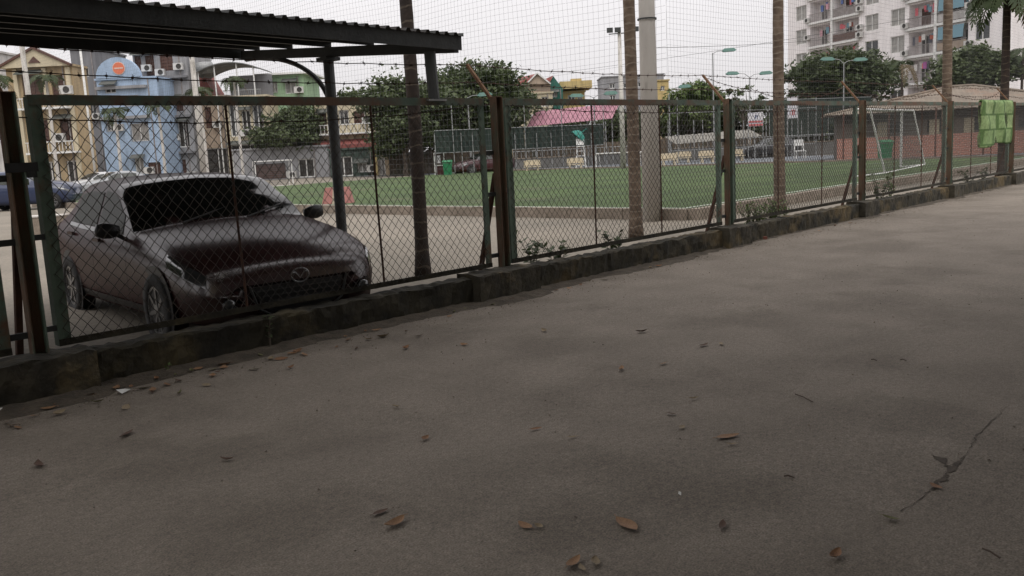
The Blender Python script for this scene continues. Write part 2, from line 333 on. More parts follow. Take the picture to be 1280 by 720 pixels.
for n in range(-1, NP):
    u0 = P0+n*SP+.145; u1 = P0+(n+1)*SP-.17; w = u1-u0; h = PT-PW-.01
    t = thing('fence_bay', bay_labels[n], 'fence', (u0, FV, PW+.012), 0, 'bays of the chain link fence')
    mt = M['greenpaint'] if n in (0, 1) else M['rail']
    fr = .074
    angle_iron(MB(), (0, 0, h), (w, 0, h), fr, .006, (0, 0, -1), (0, 1, 0)).build('top_rail', M['rail'], t)
    angle_iron(MB(), (fr*.0, 0, .0), (w, 0, .0), .05, .006, (0, 0, 1), (0, 1, 0)).build('bottom_rail', M['moss'], t)
    angle_iron(MB(), (.0, .0065, 0), (.0, .0065, h-.01), .088, .006, (1, 0, 0), (0, 1, 0)).build('upright', M['greenpaint'], t)
    angle_iron(MB(), (w, .0065, 0), (w, .0065, h-.01), .088, .006, (-1, 0, 0), (0, 1, 0)).build('upright', M['greenpaint'], t)
    for k in (1, 2): 
        x = w*k/3+rr.uniform(-.05, .05); x2 = x+rr.uniform(-.03, .03)
        MB().tube([(x, .02, .02), ((x+x2)/2+rr.uniform(-.012, .012), .018, h/2), (x2, .02, h-.02)], .0105, 6).build('rod', M['rustrod'], t)
    link('chain_link', chain_mesh(w-.07, h-.06, seed=n+5), t, (.035, .0, .03))
# ------------------------------------------------------------------ posts
plab = ['rusty green steel post at the left edge beside the parked car', 'rusty steel post with weathered green frame uprights, right of the first palm', 'rusty steel post between the concrete pole and the third palm',
        'rusty steel post beside the white goal', 'rusty steel post left of the green quilt', 'rusty steel post half hidden under the green quilt']
for n in range(NP):
    u = P0+n*SP; t = thing('fence_post', plab[n], 'post', (u, FV, .285), 0, 'steel posts of the fence')
    lean = rr.uniform(-.006, .006); H = PT-.285+.012
    b = MB(); b.b2(-.042, .0, 0, .042, .008, H); b.build('web', M['rust'], t)
    MB().b2(-.052, -.06, 0, -.042, .03, H).build('flange', M['rust'], t)
    MB().b2(.042, -.06, 0, .052, .03, H).build('flange', M['rust'] if n % 2 else M['greenpaint'], t)
    MB().b2(-.05, -.058, H+.001, .05, .028, H+.007).build('cap', M['rust'], t)
    for z in (.12, .78, 1.22):
        MB().b2(-.165, .010, z, -.054, .03, z+.045).build('bracket', M['darksteel'], t)
        MB().b2(.054, .010, z+.02, .143, .03, z+.06).build('bracket', M['darksteel'], t)
    MB().bar((-.02, .035, 1.02), (-.03, .42, -.36), .045, .04).build('brace', M['rustrod'], t)
    MB().bar((0, .015, H-.06), (-.02, .375, H+.375), .032, .03).build('wire_arm', M['armrust'], t)
    if n == 0:
        b = MB(); b.b2(-.075, -.062, 1.28, .135, -.058, 1.345); b.build('strap', M['black'], t)
# ------------------------------------------------------------------ barbed wire
def barbed(label, fpts, seed, sag=.02):
    R = random.Random(seed); b = MB(); pts = []
    for (a, c) in zip(fpts[:-1], fpts[1:]):
        a, c = Vector(a), Vector(c); m = 24; s = sag*R.uniform(.4, 1.8); 
        for i in range(m): 
            f = i/m; p = a.lerp(c, f); p.z -= 4*s*f*(1-f); pts.append(p+Vector((0, R.uniform(-.004, .004), R.uniform(-.006, .006))))
    pts.append(Vector(fpts[-1])); b.tube(pts, .0042, 4)
    acc = 0
    for p, q in zip(pts[:-1], pts[1:]):
        if acc > .15:
            acc = 0
            for k in range(2):
                d = Vector((R.uniform(-.4, .4), R.uniform(-1, 1), R.uniform(-1, 1))).normalized()*.026; b.tube([p-d, p+d], .0026, 3)
            e = Vector((.009, 0, 0)); b.tube([p-e, p+e], .0085, 4)
        acc += (q-p).length
    return tag(b.build('barbed_wire', M['barb']), label, 'wire', 'strands of barbed wire')
us = [P0+n*SP for n in range(-1, NP+1)]
barbed('topmost barbed wire strand on the tips of the leaning arms', [(u-.02, FV+.375, .285+PT-.285+.385) for u in us], 1, .03)
barbed('middle barbed wire strand tied halfway up the leaning arms', [(u-.01, FV+.19, PT+.175+.01*math.sin(u*3)) for u in us], 2, .035)
barbed('slack barbed wire strand drooping just below the fence rail', [(u, FV+.06, PT-.10+.05*math.sin(u*2.1)) for u in us], 3, .06)
barbed('tangled barbed wire strand sagging over the right half of the fence', [(P0+2*SP-.02, FV+.35, PT+.36), (P0+2.3*SP, FV+.3, PT+.18), (P0+2.6*SP, FV+.25, PT+.10), (P0+3*SP, FV+.3, PT+.3), (P0+3.5*SP, FV+.2, PT+.06), (P0+4*SP, FV+.3, PT+.28), (P0+4.5*SP, FV+.2, PT+.08), (P0+5*SP, FV+.3, PT+.30)], 4, .05)

# ------------------------------------------------------------------ parking shelter
sh = thing('parking_shelter', 'dark corrugated steel parking shelter roof over the car', 'shelter', (6.4, FV, 0))
U0, V1 = -12.5, 4.02
def zr(v): return 2.705+.088*v
b = MB(); pit = .122; seq = ((0, 0), (.34, 0), (.46, .028), (.72, .030), (.86, 0))
xs = []; k = 0
while U0+k*pit < .0:
    for a, z in seq: xs.append((min(0, U0+(k+a)*pit), z))
    k += 1
xs.append((0, 0))
nv = 6
for j in range(nv+1):
    v = -.10+(V1+.2)*j/nv
    for x, z in xs: b.v.append((x, v, zr(v)+z-.016*x))
for j in range(nv):
    for i in range(len(xs)-1): a = j*len(xs)+i; b.f.append((a, a+1, a+len(xs)+1, a+len(xs)))
ro = b.build('roof_sheet', M['sheet'], sh)
md = ro.modifiers.new('thickness', 'SOLIDIFY'); md.thickness = .004
tl = -.016
def beam(name, v, w, hh, dz=0, x0=U0, x1=-.01):
    bb = MB(); bb.bar((x0, v, zr(v)+tl*x0-hh/2-.004-dz), (x1, v, zr(v)+tl*x1-hh/2-.004-dz), w, hh); return bb.build(name, M['darksteel'], sh)
beam('fascia', -.07, .012, .135)
for v in (.55, 1.35, 2.15, 2.95, 3.7): beam('purlin', v, .05, .05)
beam('fascia', V1+.04, .012, .16)
for x in (-.06, -6.4): MB().bar((x, -.05, zr(0)-.115+tl*x), (x, V1, zr(V1)-.115+tl*x), .06, .11).build('rafter', M['darksteel'], sh)
MB().tube([(-.34, .02, PT-.01), (-.36, .02, zr(.02)-.165)], .058, 12).build('post', M['greypost'], sh)
MB().b2(-.46, -.035, PT-.03, -.22, .06, PT-.012).build('base_plate', M['steel'], sh)
MB().tube([(-.06, 2.14, -.15), (-.06, 2.14, zr(2.1)-.17)], .062, 14).build('post', M['greypost'], sh)
MB().box(-.06, 2.14, zr(2.1)-.19, .2, .2, .04).build('bracket', M['darksteel'], sh)
MB().tube([(-6.4, 2.14, -.15), (-6.4, 2.14, zr(2.1)-.1)], .062, 14).build('post', M['darksteel'], sh)
arc = [(-.06, 3.95-1.78*math.sin(t*math.pi/2)**1.0, zr(3.95)-.17-.76*(1-math.cos(t*math.pi/2))) for t in [i/14 for i in range(15)]]
MB().tube(arc, .03, 8).build('arc_brace', M['darksteel'], sh)
# ------------------------------------------------------------------ cars
M['glass'] = mat('car_glass', (.012, .014, .013), None, rough=.08, spec=.35)
M['sideglass'] = mat('tinted_side_glass', (.03, .034, .024), None, rough=.1)
def _tint(m, c=(.028, .032, .022), k=.10, rg=.08):
    t = m.node_tree; N = t.nodes; L = t.links; d = N.new('ShaderNodeBsdfDiffuse'); d.inputs[0].default_value = (*c, 1); g = N.new('ShaderNodeBsdfGlossy'); g.inputs['Roughness'].default_value = rg; s = N.new('ShaderNodeMixShader'); s.inputs[0].default_value = k
    L.new(d.outputs[0], s.inputs[1]); L.new(g.outputs[0], s.inputs[2]); L.new(s.outputs[0], N['Material Output'].inputs[0])
_tint(M['sideglass'])
M['rim'] = mat('alloy', (.22, .22, .22), None, rough=.3, metal=.8)
M['chrome'] = mat('chrome', (.32, .32, .32), None, rough=.3, metal=1)
M['lamp'] = mat('lamp_glass', (.045, .048, .05), None, rough=.06, spec=.8, coat=1)
M['trim'] = mat('black_trim', (.014, .014, .015), None, rough=.45)
def paint(name, c): return mat(name, c, None, rough=.36, metal=.0, coat=.5, spec=.4)
M['paint_main'] = paint('grey_brown_paint', (.05, .014, .014))
_tint(M['paint_main'], (.044, .017, .017), .15, .22)
M['paint_blue'] = paint('navy_paint', (.02, .03, .07)); M['paint_white'] = paint('white_car_paint', (.5, .5, .5)); M['paint_red'] = paint('dark_red_paint', (.05, .01, .012)); M['paint_black'] = paint('black_car_paint', (.02, .02, .022)); M['paint_silver'] = paint('silver_paint', (.3, .31, .32))
HATCH = [(0, .50, .34, .50, .60, .44), (.04, .66, .27, .57, .67, .55), (.12, .76, .23, .64, .73, .64), (.28, .85, .20, .72, .81, .70), (.6, .89, .19, .80, .885, .77), (1.0, .90, .19, .86, .945, .79), (1.30, .905, .19, .895, .985, .80), (1.42, .905, .19, .90, 1.0, .80),
         (1.75, .905, .19, .91, 1.21, .75), (2.1, .905, .19, .92, 1.385, .69), (2.45, .905, .19, .925, 1.43, .66), (3.0, .90, .19, .94, 1.435, .645), (3.5, .89, .19, .965, 1.385, .63), (3.9, .87, .21, .985, 1.23, .61), (4.18, .83, .25, .96, 1.02, .56), (4.33, .76, .30, .86, .92, .56), (4.4, .62, .36, .70, .76, .46)]
SUV = [(y*1.02, w*1.0, zb+.04, zs+.14, zt+.26, wt+.08*(1 if 2 < y < 4 else .3)) for y, w, zb, zs, zt, wt in HATCH]
def make_car(name, label, pm, ST, loc, rz, detail=True, group=None):
    t = thing(name, label, 'car', loc, rz, group); L = ST[-1][0]
    ys = [s[0] for s in ST]
    def st(y):
        i = max(0, min(len(ST)-2, sum(1 for a in ys[1:-1] if a <= y))); a, c = ST[i], ST[i+1]; f = (y-a[0])/(c[0]-a[0])
        m0, m3 = ST[max(i-1, 0)], ST[min(i+2, len(ST)-1)]; out = []
        for k in range(1, 6):
            s1 = (c[k]-m0[k])/max(1e-6, c[0]-m0[0])*(c[0]-a[0]); s2 = (m3[k]-a[k])/max(1e-6, m3[0]-a[0])*(c[0]-a[0])
            out.append((2*f**3-3*f*f+1)*a[k]+(f**3-2*f*f+f)*s1*.6+(-2*f**3+3*f*f)*c[k]+(f**3-f*f)*s2*.6)
        return out
    def sec(y):
        w, zb, zs, zt, wt = st(y); g = zt-zs
        return [(0, zb), (.74*w, zb), (.95*w, zb+.06), (.985*w, zb+.2), (1.0*w, (zb+zs)*.55), (.985*w, zs-.10), (.955*w, zs-.02), (.93*w, zs), (min(wt+.035, .925*w), zt-.085 if g > .2 else zs+.3*g), (wt-.02, zt-.03 if g > .2 else zs+.62*g), (wt*.62, zt+.004), (0, zt+.022)]
    NS = 11
    def S(y, s, off=0.):
        P = sec(y); i = min(int(s), NS-1); f = s-i; a, c = P[i], P[i+1]; x = a[0]+(c[0]-a[0])*f; z = a[1]+(c[1]-a[1])*f
        nx, nz = (c[1]-a[1]), -(c[0]-a[0]); l = math.hypot(nx, nz) or 1
        return Vector((x+nx/l*off, y, z+nz/l*off))
    yy = []
    for a, c in zip(ys[:-1], ys[1:]):
        n = max(2, int((c-a)/.11))
        yy += [a+(c-a)*i/n for i in range(n)]
    yy.append(L); b = MB(); row = 2*NS
    for y in yy:
        P = sec(y); ring = [(x, z) for x, z in P]+[(-x, z) for x, z in P[-2:0:-1]]
        b.v += [(x, y, z) for x, z in ring]
    for i in range(len(yy)-1):
        for k in range(row): b.f.append((i*row+k, (i+1)*row+k, (i+1)*row+(k+1) % row, i*row+(k+1) % row))
    b.f.append(tuple(range(row))); b.f.append(tuple((len(yy)-1)*row+k for k in range(row-1, -1, -1)))
    body = b.build('body', pm, t, smooth=True)
    def patch(nm, m, y0, y1, s0, s1, sg, off=.006, nn=8, ns=4, par=None, sl0=0., sl1=0., sm=True):
        q = MB()
        for i in range(nn+1):
            for k in range(ns+1):
                s = s0+(s1-s0)*k/ns; e0 = y0+sl0*(k/ns); e1 = y1+sl1*(k/ns)
                p = S(e0+(e1-e0)*i/nn, s, off); q.v.append((p.x*sg, p.y, p.z))
        for i in range(nn):
            for k in range(ns):
                a = i*(ns+1)+k; f = (a, a+ns+1, a+ns+2, a+1); q.f.append(f if sg > 0 else f[::-1])
        return q.build(nm, m, par or t, smooth=sm)
    def across(nm, m, y0, y1, s0, off=.006, nn=10):
        q = MB(); c = [s0+(NS-s0)*k/4 for k in range(5)]
        for i in range(nn+1):
            y = y0+(y1-y0)*i/nn; r = [S(y, s, off) for s in c]; r2 = [Vector((-p.x, p.y, p.z)) for p in r[:-1]]
            q.v += [tuple(p) for p in r+r2[::-1]]
        n = 2*len(c)-1
        for i in range(nn):
            for k in range(n-1): a = i*n+k; q.f.append((a, a+n, a+n+1, a+1))
        return q.build(nm, m, t, smooth=True)
    k = ST[7][0]; across('windscreen', M['glass'], k+.02, k+.78, 8.35, .007); across('rear_window', M['glass'], 3.55, 4.1, 8.5, .007)
    for sg in (1, -1):
        patch('side_window', M['sideglass'], 1.72, 2.50, 7.12, 7.93, sg, .006, 8, 4, None, .0, 0); patch('side_window', M['sideglass'], 2.58, 3.45, 7.12, 7.9, sg, .006)
        patch('headlight', M['lamp'], .10, .55, 5.2, 7.0, sg, .007, 8, 4, None, .02, .06); patch('tail_light', M['paint_red'], 4.05, 4.30, 5.3, 7.2, sg, .007)
        for y in (.80*L/4.4, 3.50*L/4.4):
            w = st(y)[0]; R = .325
            q = MB(); q.lathe([(R+.045, 0), (R+.05, .01), (0, .012)], n=24); a = q.build('wheel_arch', M['trim'], t, (sg*(w-.012), y, R+.01)); a.rotation_euler = (0, sg*math.pi/2, 0)
            wt_ = MB().lathe([(R*.62, -.1), (R*.93, -.1), (R, -.07), (R, .03), (R*.95, .06), (R*.66, .065), (R*.62, .03)], n=24).build('wheel', M['black'], t, (sg*(w-.045), y, R), smooth=True); wt_.rotation_euler = (0, sg*math.pi/2, 0)
            q = MB(); q.lathe([(R*.66, .02), (R*.66, .055), (R*.58, .055), (R*.56, .03)], n=24); q.lathe([(.001, .06), (.055, .055), (.06, .03)], n=12)
            for j in range(7):
                an = 2*math.pi*j/7; q.bar((.04*math.cos(an), .04*math.sin(an), .042), (R*.6*math.cos(an), R*.6*math.sin(an), .046), .034, .016)
            q.build('rim', M['rim'], wt_, smooth=False)
    if detail:
        for sg in (1, -1):
            q = MB(); q.lathe([(.001, -.12), (.06, -.11), (.085, -.04), (.09, .03), (.07, .085), (.001, .1)], n=14); m = q.build('wing_mirror', M['trim'], t, (sg*1.0, 1.62, .985), smooth=True); m.rotation_euler = (0, sg*1.45, 0); m.scale = (.8, .65, .95)
            MB().bar((sg*.86, 1.60, .90), (sg*.94, 1.62, .96), .05, .035).build('mirror_arm', M['trim'], t)
            for y in (1.52, 2.54, 3.48): patch('door_gap', M['trim'], y, y+.008, 2.2, 6.95, sg, .0025, 1, 8)
            for y in (2.36, 3.30): 
                p = S(y, 5.4, .02); MB().box(p.x*sg, p.y, p.z, .025, .19, .03).build('door_handle', pm, t)
            patch('window_trim', M['chrome'], 1.6, 3.52, 7.0, 7.1, sg, .008, 12, 1)
            patch('sill', M['trim'], .95, 3.2, 1.2, 2.6, sg, .006, 8, 3)
            for s in (-.55, .0): pass
            MB().bar((sg*.30-.1, k-.02, ST[7][4]+.012), (sg*.30+.38, k+.16, ST[7][4]+.115), .014, .012).build('wiper', M['trim'], t)
            patch('daylight_strip', M['chrome'], .14, .50, 5.1, 5.2, sg, .011, 8, 1)
            q = MB(); q.lathe([(.001, .0), (.05, .01), (.055, .03), (.045, .05), (.001, .052)], n=14); f = q.build('fog_lamp', M['lamp'], t, (sg*.60, .035, .40), smooth=True); f.rotation_euler = (math.pi/2, 0, 0)
        gp = [(-.40, .52), (.40, .52), (.34, .35), (.22, .27), (-.22, .27), (-.34, .35)]
        g = MB().prism(gp, -.012, .03).build('grille', M['trim'], t)
        for i in range(5):
            z = .30+i*.045; hw = .24+.16*(i/4); MB().bar((-hw+.03, -.016, z), (hw-.03, -.016, z), .008, .008).build('grille_bar', M['darksteel'], g)
        ch = [(-.43, .53), (-.37, .34), (-.23, .255), (.23, .255), (.37, .34), (.43, .53)]
        MB().tube([(x, -.02, z) for x, z in ch], .011, 6).build('grille_trim', M['darksteel'], g)
        e = MB(); e.tube([(.078*math.cos(a), -.034, .575+.058*math.sin(a)) for a in [2*math.pi*i/24 for i in range(25)]], .0065, 6)
        wing = [(-.068, .60), (-.04, .602), (0, .55), (.04, .602), (.068, .60)]; e.tube([(x, -.034, z) for x, z in wing], .006, 5); e.build('emblem', M['chrome'], t)
        patch('bonnet_gap', M['trim'], .14, 1.40, 7.6, 7.66, 1, .002, 12, 1); patch('bonnet_gap', M['trim'], .14, 1.40, 7.6, 7.66, -1, .002, 12, 1)
        MB().b2(-.5, -.004, .20, .5, .03, .255).build('lower_intake', M['trim'], t)
    return t
make_car('parked_car', 'dark maroon hatchback parked nose to the fence under the shelter', M['paint_main'], HATCH, (4.47, 7.0, -.1), math.radians(-6)).scale = (1.12, 1.06, 1.085)
p = gnd(78, 263); make_car('parked_car', 'navy blue off-roader seen from the side between the left fence posts', M['paint_blue'], SUV, base(93, 40), FACE+math.pi/2+.12, False)
make_car('parked_car', 'white car parked far behind the roof of the hatchback, beside its side window', M['paint_white'], HATCH, base(72, 56), FACE-.7, False)
make_car('parked_car', 'small silver car parked next to the white one in front of the ochre house', M['paint_silver'], HATCH, base(91, 55), FACE-.9, False)
make_car('parked_car', 'dark red car parked beyond the field by the green bin', M['paint_red'], HATCH, base(568, 60), FACE-1.0, False)
make_car('parked_car', 'black car parked behind the court fence right of the third fence post', M['paint_black'], HATCH, base(925, 66), FACE-1.45, False)

# ------------------------------------------------------------------ vegetation
M['leaf'] = leafmat('foliage_dark', (.038, .055, .022), (.082, .105, .042), .9)
M['leaf2'] = leafmat('foliage_mid', (.05, .07, .028), (.10, .125, .055), .9)
M['leaf3'] = leafmat('foliage_bright', (.07, .11, .03), (.13, .17, .055), .9)
M['frond'] = leafmat('frond_green', (.03, .05, .018), (.065, .085, .03), 2)
M['dryfrond'] = leafmat('frond_dry', (.09, .065, .03), (.15, .11, .055), 2)
M['bark'] = mat('bark', (.07, .055, .042), (.14, .115, .09), 5, .95, .6, 20, stretch=(1, 1, .2))
def crown_arr(blobs, n, size, seed, clump=22, spread=.09):
    R = np.random.RandomState(seed); vol = np.array([b[3]*b[4]*b[5] for b in blobs])**.67; vol /= vol.sum(); out = []
    for b, f in zip(blobs, vol):
        k = max(2, int(n*f/clump)); d = R.normal(size=(k, 3)); d /= np.linalg.norm(d, axis=1)[:, None]
        d[:, 2] = np.where(d[:, 2] < -.35, -d[:, 2]*.5, d[:, 2]); rad = R.uniform(.35, 1.35, (k, 1))**.6
        c = np.array(b[:3])+d*rad*np.array(b[3:]); sp = spread*(b[3]+b[4]+b[5])
        p = (c[:, None, :]+R.normal(size=(k, clump, 3))*sp*np.array([1, 1, .6])*R.uniform(.5, 1.2, (k, 1, 1))).reshape(-1, 3); out.append(p)
    P = np.concatenate(out); m = len(P)
    nrm = R.normal(size=(m, 3)); nrm[:, 2] = np.abs(nrm[:, 2])+.5; nrm /= np.linalg.norm(nrm, axis=1)[:, None]
    a = np.cross(nrm, R.normal(size=(m, 3))); a /= np.linalg.norm(a, axis=1)[:, None]; c = np.cross(nrm, a)
    s = size*R.uniform(.6, 1.3, (m, 1)); a = a*s; c = c*s*.5
    return np.stack([P-a, P-c+a*.1, P+a, P+c+a*.1], 1)
def tree(name, label, loc, h, blobs, n, size, seed, m, tr=.18, group=None, lean=0., cat='tree'):
    t = thing(name, label, cat, loc, 0, group); R = random.Random(seed)
    quads('crown', crown_arr(blobs, n, size, seed), m, t)
    b = MB(); top = min(x[2] for x in blobs); k = 6
    b.tube([(lean*i/k+R.uniform(-.06, .06), R.uniform(-.06, .06), (top+.2)*i/k-.05*(i == 0)) for i in range(k+1)], [tr*(1.25 if i == 0 else 1-.35*i/k) for i in range(k+1)], 9)
    for x in blobs:
        st = Vector((lean*.8, 0, top*R.uniform(.6, 1))); en = Vector(x[:3])+Vector((0, 0, x[5]*.3)); mid = st.lerp(en, .5)+Vector((R.uniform(-.3, .3), R.uniform(-.3, .3), R.uniform(-.1, .4)))
        b.tube([st, mid, en], [tr*.55, tr*.34, tr*.08], 6)
    b.build('trunk', M['bark'], t, smooth=True); return t
def blobs_px(x0, x1, ytop, ybot, d, n, seed, org, zdepth=1.0):
    # lobes that fill the crown's outline at its own distance, given in the tree's own axes
    R = random.Random(seed); out = []; w = (x1-x0)*d/FPX; zt = pz((x0+x1)/2, ytop, d); zb = pz((x0+x1)/2, ybot, d); hh = zt-zb
    for i in range(n):
        a = R.uniform(-1, 1); q = R.uniform(0, 1); lim = math.sqrt(max(.15, 1-(2*q-1)**2*.8)); r = R.uniform(.16, .27)
        x = a*lim*w*(.5-r*.7); rz_ = hh*r*R.uniform(.8, 1.1); z = zb+rz_+q*(hh-2*rz_)
        y = R.uniform(-.5, .5)*w*.7*zdepth; v = RH*x+Vector((-RH.y, RH.x, 0))*y
        out.append((v.x, v.y, z, w*r, w*r, rz_))
    return out
def frond(L, droop, seed, nl=22, lw=.05, ll=.55):
    # rachis along +x curving down, leaflets on both sides
    R = np.random.RandomState(seed); Q = []
    pts = [Vector((L*math.sin(min(1.5, t*1.25))*.9, 0, L*(.55*t-droop*t*t))) for t in [i/nl for i in range(nl+1)]]
    for a, c in zip(pts[:-1], pts[1:]): w = .018; Q.append([a+Vector((0, -w, 0)), c+Vector((0, -w, 0)), c+Vector((0, w, 0)), a+Vector((0, w, 0))])
    for i in range(3, nl+1):
        t = i/nl; l = ll*math.sin(math.pi*min(1, .15+t*.88))**.7*R.uniform(.8, 1.1); p = pts[i]; d = (pts[i]-pts[i-1]).normalized()
        for sg in (-1, 1):
            e = (d*.55+Vector((0, sg, R.uniform(-.75, -.15)))).normalized()*l; s = d*lw
            Q.append([p-s*.4, p+e*.45-s*.6+Vector((0, 0, .03)), p+e, p+e*.45+s*.6])
    return np.array([[tuple(v) for v in q] for q in Q])
FM = {}
def frond_mesh(key, *a, m='frond'):
    if key not in FM:
        o = quads('frond', frond(*a), M[m]); FM[key] = o.data; bpy.data.objects.remove(o)
    return FM[key]
def palm(name, label, loc, h, r, barkm, nf, fl, seed, group=None, lean=(0, 0), dry=2, up=.0):
    t = thing(name, label, 'palm', loc, 0, group); R = random.Random(seed); k = max(8, int(h/.14)); b = MB(); pts = []; rad = []
    for i in range(k+1):
        f = i/k; pts.append((lean[0]*f+.02*math.sin(f*7+seed), lean[1]*f, h*f)); rad.append(r*(1.18-.25*f+(.35*max(0, .05-f)/.05))*(1+.03*(i % 2)))
    b.tube(pts, rad, 12).build('trunk', barkm, t, smooth=True); top = Vector((lean[0], lean[1], h))
    MB().tube([top, top+Vector((0, 0, fl*.28))], [r*.8, r*.35], 8).build('crownshaft', M['frond'], t, smooth=True)
    for i in range(nf):
        a = 2*math.pi*i/nf+R.uniform(-.25, .25); kind = i % 3; d = i >= nf-dry
        me = frond_mesh((fl, 'dry' if d else kind), fl, 1.9 if d else (.75, 1.05, 1.35)[kind], 5+kind+int(fl*10), 22, .05*fl+.012, .40*fl, m='dryfrond' if d else 'frond')
        o = link('frond', me, t, top+Vector((0, 0, fl*(.02 if d else .2)))); o.rotation_euler = (R.uniform(-.15, .15), R.uniform(-.15, .15)-up, a)
    return t
pl = ['dark ringed palm trunk behind the fence at the shelter corner', 'brown ringed palm trunk just left of the concrete pole', 'brown ringed palm trunk right of the third fence post', 'ringed palm trunk right of the white goal', 'palm with drooping fronds at the right edge behind the quilt']
for i, (u, v, h, r, bm) in enumerate(((7.40, 8.7, 7.6, .074, 'palmdark'), (12.1, 8.75, 8.4, .086, 'palm'), (17.05, 8.7, 8.0, .098, 'palm'), (25.4, 8.15, 8.2, .11, 'palm'), (30.1, 8.07, 5.25, .115, 'palmdark'))):
    palm('palm_tree', pl[i], (u, v, 0), h, r, M[bm], 20 if i == 4 else 11, 1.5 if i == 4 else 1.9, i, 'palms along the fence', ((.05, -.06, .1, -.05, .06)[i], (.03, -.08, .05, .1, .02)[i]), 7 if i == 4 else 2)
# broadleaf trees beyond the field
T = [('large dark green tree beyond the field behind the first rusty post', 535, 668, 82, 200, 74, 34, 'leaf', 11500), ('dark green tree left of the large one, behind the dark palm trunk', 462, 588, 92, 212, 71, 34, 'leaf2', 11000),
     ('bright green tree right of the concrete pole beyond the field', 818, 905, 102, 168, 82, 14, 'leaf3', 4500), ('dark round tree in front of the left part of the white apartment block', 978, 1106, 66, 142, 84, 26, 'leaf', 8500),
     ('grey green tree in front of the right part of the white apartment block', 1165, 1262, 56, 125, 78, 22, 'leaf2', 7500), ('dark tree mass behind the pale canopy', 822, 962, 128, 185, 88, 18, 'leaf', 6000), ('dark hedge like tree under the round tree', 955, 1085, 128, 182, 80, 16, 'leaf', 5500),
     ('dark tree behind the right end of the pink awning', 735, 835, 140, 200, 84, 14, 'leaf', 4500), ('low tree crown behind the cream balcony house', 420, 480, 112, 165, 96, 8, 'leaf2', 2500), ('green tree by the veranda of the cream house', 318, 415, 128, 200, 79, 18, 'leaf2', 4500), ('leafy tree behind the pink awning', 690, 742, 142, 190, 86, 8, 'leaf', 2500), ('dark tree at the left end of the green court screen', 466, 548, 140, 222, 67, 18, 'leaf', 5000)]
for i, (lab, x0, x1, yt, yb, d, nb, lm, n) in enumerate(T):
    o = base((x0+x1)/2, d); tree('tree', lab, o, 8, blobs_px(x0, x1, yt, yb, d, nb, 40+i, o), int(n*2.4), .215*d/75, 60+i, M[lm], .2, 'trees beyond the field')
# thin tree with few leaves above the black car
o = base(930, 75); bl = blobs_px(905, 960, 105, 150, 75, 9, 77, o); tree('tree', 'sparse twiggy tree behind the double street lamp', o, 6, bl, 420, .2, 78, M['leaf2'], .14, 'trees beyond the field')
# slender palms in front of the houses
sp = [(8, 55, 88, 'small palm left of the ochre house'), (70, 56, 88, 'small palm in front of the ochre house gable'), (150, 60, 130, 'round headed palm in front of the blue house'), (205, 64, 122, 'palm in front of the grey house windows'), (258, 62, 105, 'small palm right of the grey house'), (302, 66, 92, 'palm beside the terrace canopy')]
for i, (x, d, yt, lab) in enumerate(sp):
    h = pz(x, yt, d); o = base(x, d); z = h-.2; palm('palm_tree', lab, o, z-.5, .09, M['concrete'], 9, 1.3, 20+i, 'small palms in front of the houses', dry=1)
o = base(1126, 72); palm('palm_tree', 'small shaggy palm in front of the white apartment block', o, pz(1126, 84, 72), .1, M['palmdark'], 9, 1.5, 31, 'small palms in front of the houses', dry=4)
o = base(1274, 74); palm('palm_tree', 'small palm before the yellow balconies at the right edge', o, pz(1274, 68, 74), .1, M['palmdark'], 9, 1.5, 32, 'small palms in front of the houses', dry=2)
def plant(label, loc, h, ns, spread, ls, seed, m, cat='plant', nl=9):
    t = thing('weed_plant', label, cat, loc); R = random.Random(seed); b = MB(); Q = []
    for s in range(ns):
        a = R.uniform(0, 6.28); e = Vector((math.cos(a)*spread*R.uniform(.2, 1), math.sin(a)*spread*R.uniform(.2, 1), h*R.uniform(.6, 1))); mid = Vector((e.x*.4, e.y*.4, e.z*.6)); b.tube([(0, 0, -.02), mid, e], [.006, .004, .002], 4)
        for k in range(nl):
            f = R.uniform(.25, 1); p = Vector((0, 0, 0)).lerp(mid, f*2) if f < .5 else mid.lerp(e, f*2-1); d = Vector((R.uniform(-1, 1), R.uniform(-1, 1), R.uniform(-.3, .7))).normalized()*ls*R.uniform(.6, 1.2)
            w = d.cross(Vector((R.uniform(-.3, .3), R.uniform(-.3, .3), 1))).normalized()*ls*.32; Q.append([p, p+d*.45+w, p+d, p+d*.45-w])
    b.build('stem', M['bark'], t); quads('leaves', np.array([[tuple(v) for v in q] for q in Q]), m, t); return t
def at_v(x, y, v): p = vpl(x, y, v); return p
plant('small weed growing from the wall foot in front of the car', (vpl(338, 430, 6.58).x, 6.585, 0), .36, 3, .06, .05, 1, M['leaf2'])
plant('tiny pale seedling at the foot of the dark wall near the left plinth', (vpl(205, 450, 6.58).x, 6.585, 0), .07, 2, .05, .035, 2, M['leaf3'], nl=3)
for i, (x, dv, h, lab, m) in enumerate(((668, .55, .66, 'dark weed behind the fence right of the rusty post', 'leaf'), (695, .6, .62, 'leafy weed behind the fence between post and first rod', 'leaf2'), (770, .5, .55, 'weed behind the fence left of the brown palm', 'leaf'), (1098, .5, .9, 'bushy green weed behind the fence right of the fourth post', 'leaf2'), (1112, .55, .75, 'spreading weed at the foot of the goal bay', 'leaf3'), (1226, .5, .7, 'weed behind the low wall under the quilt', 'leaf2'), (1210, .45, .6, 'low weed left of the quilt behind the wall', 'leaf'))):
    plant(lab, (vpl(x, 300, FV+dv).x, FV+dv, -.1), h, 7, .3, .11, 10+i, M[m], nl=12)
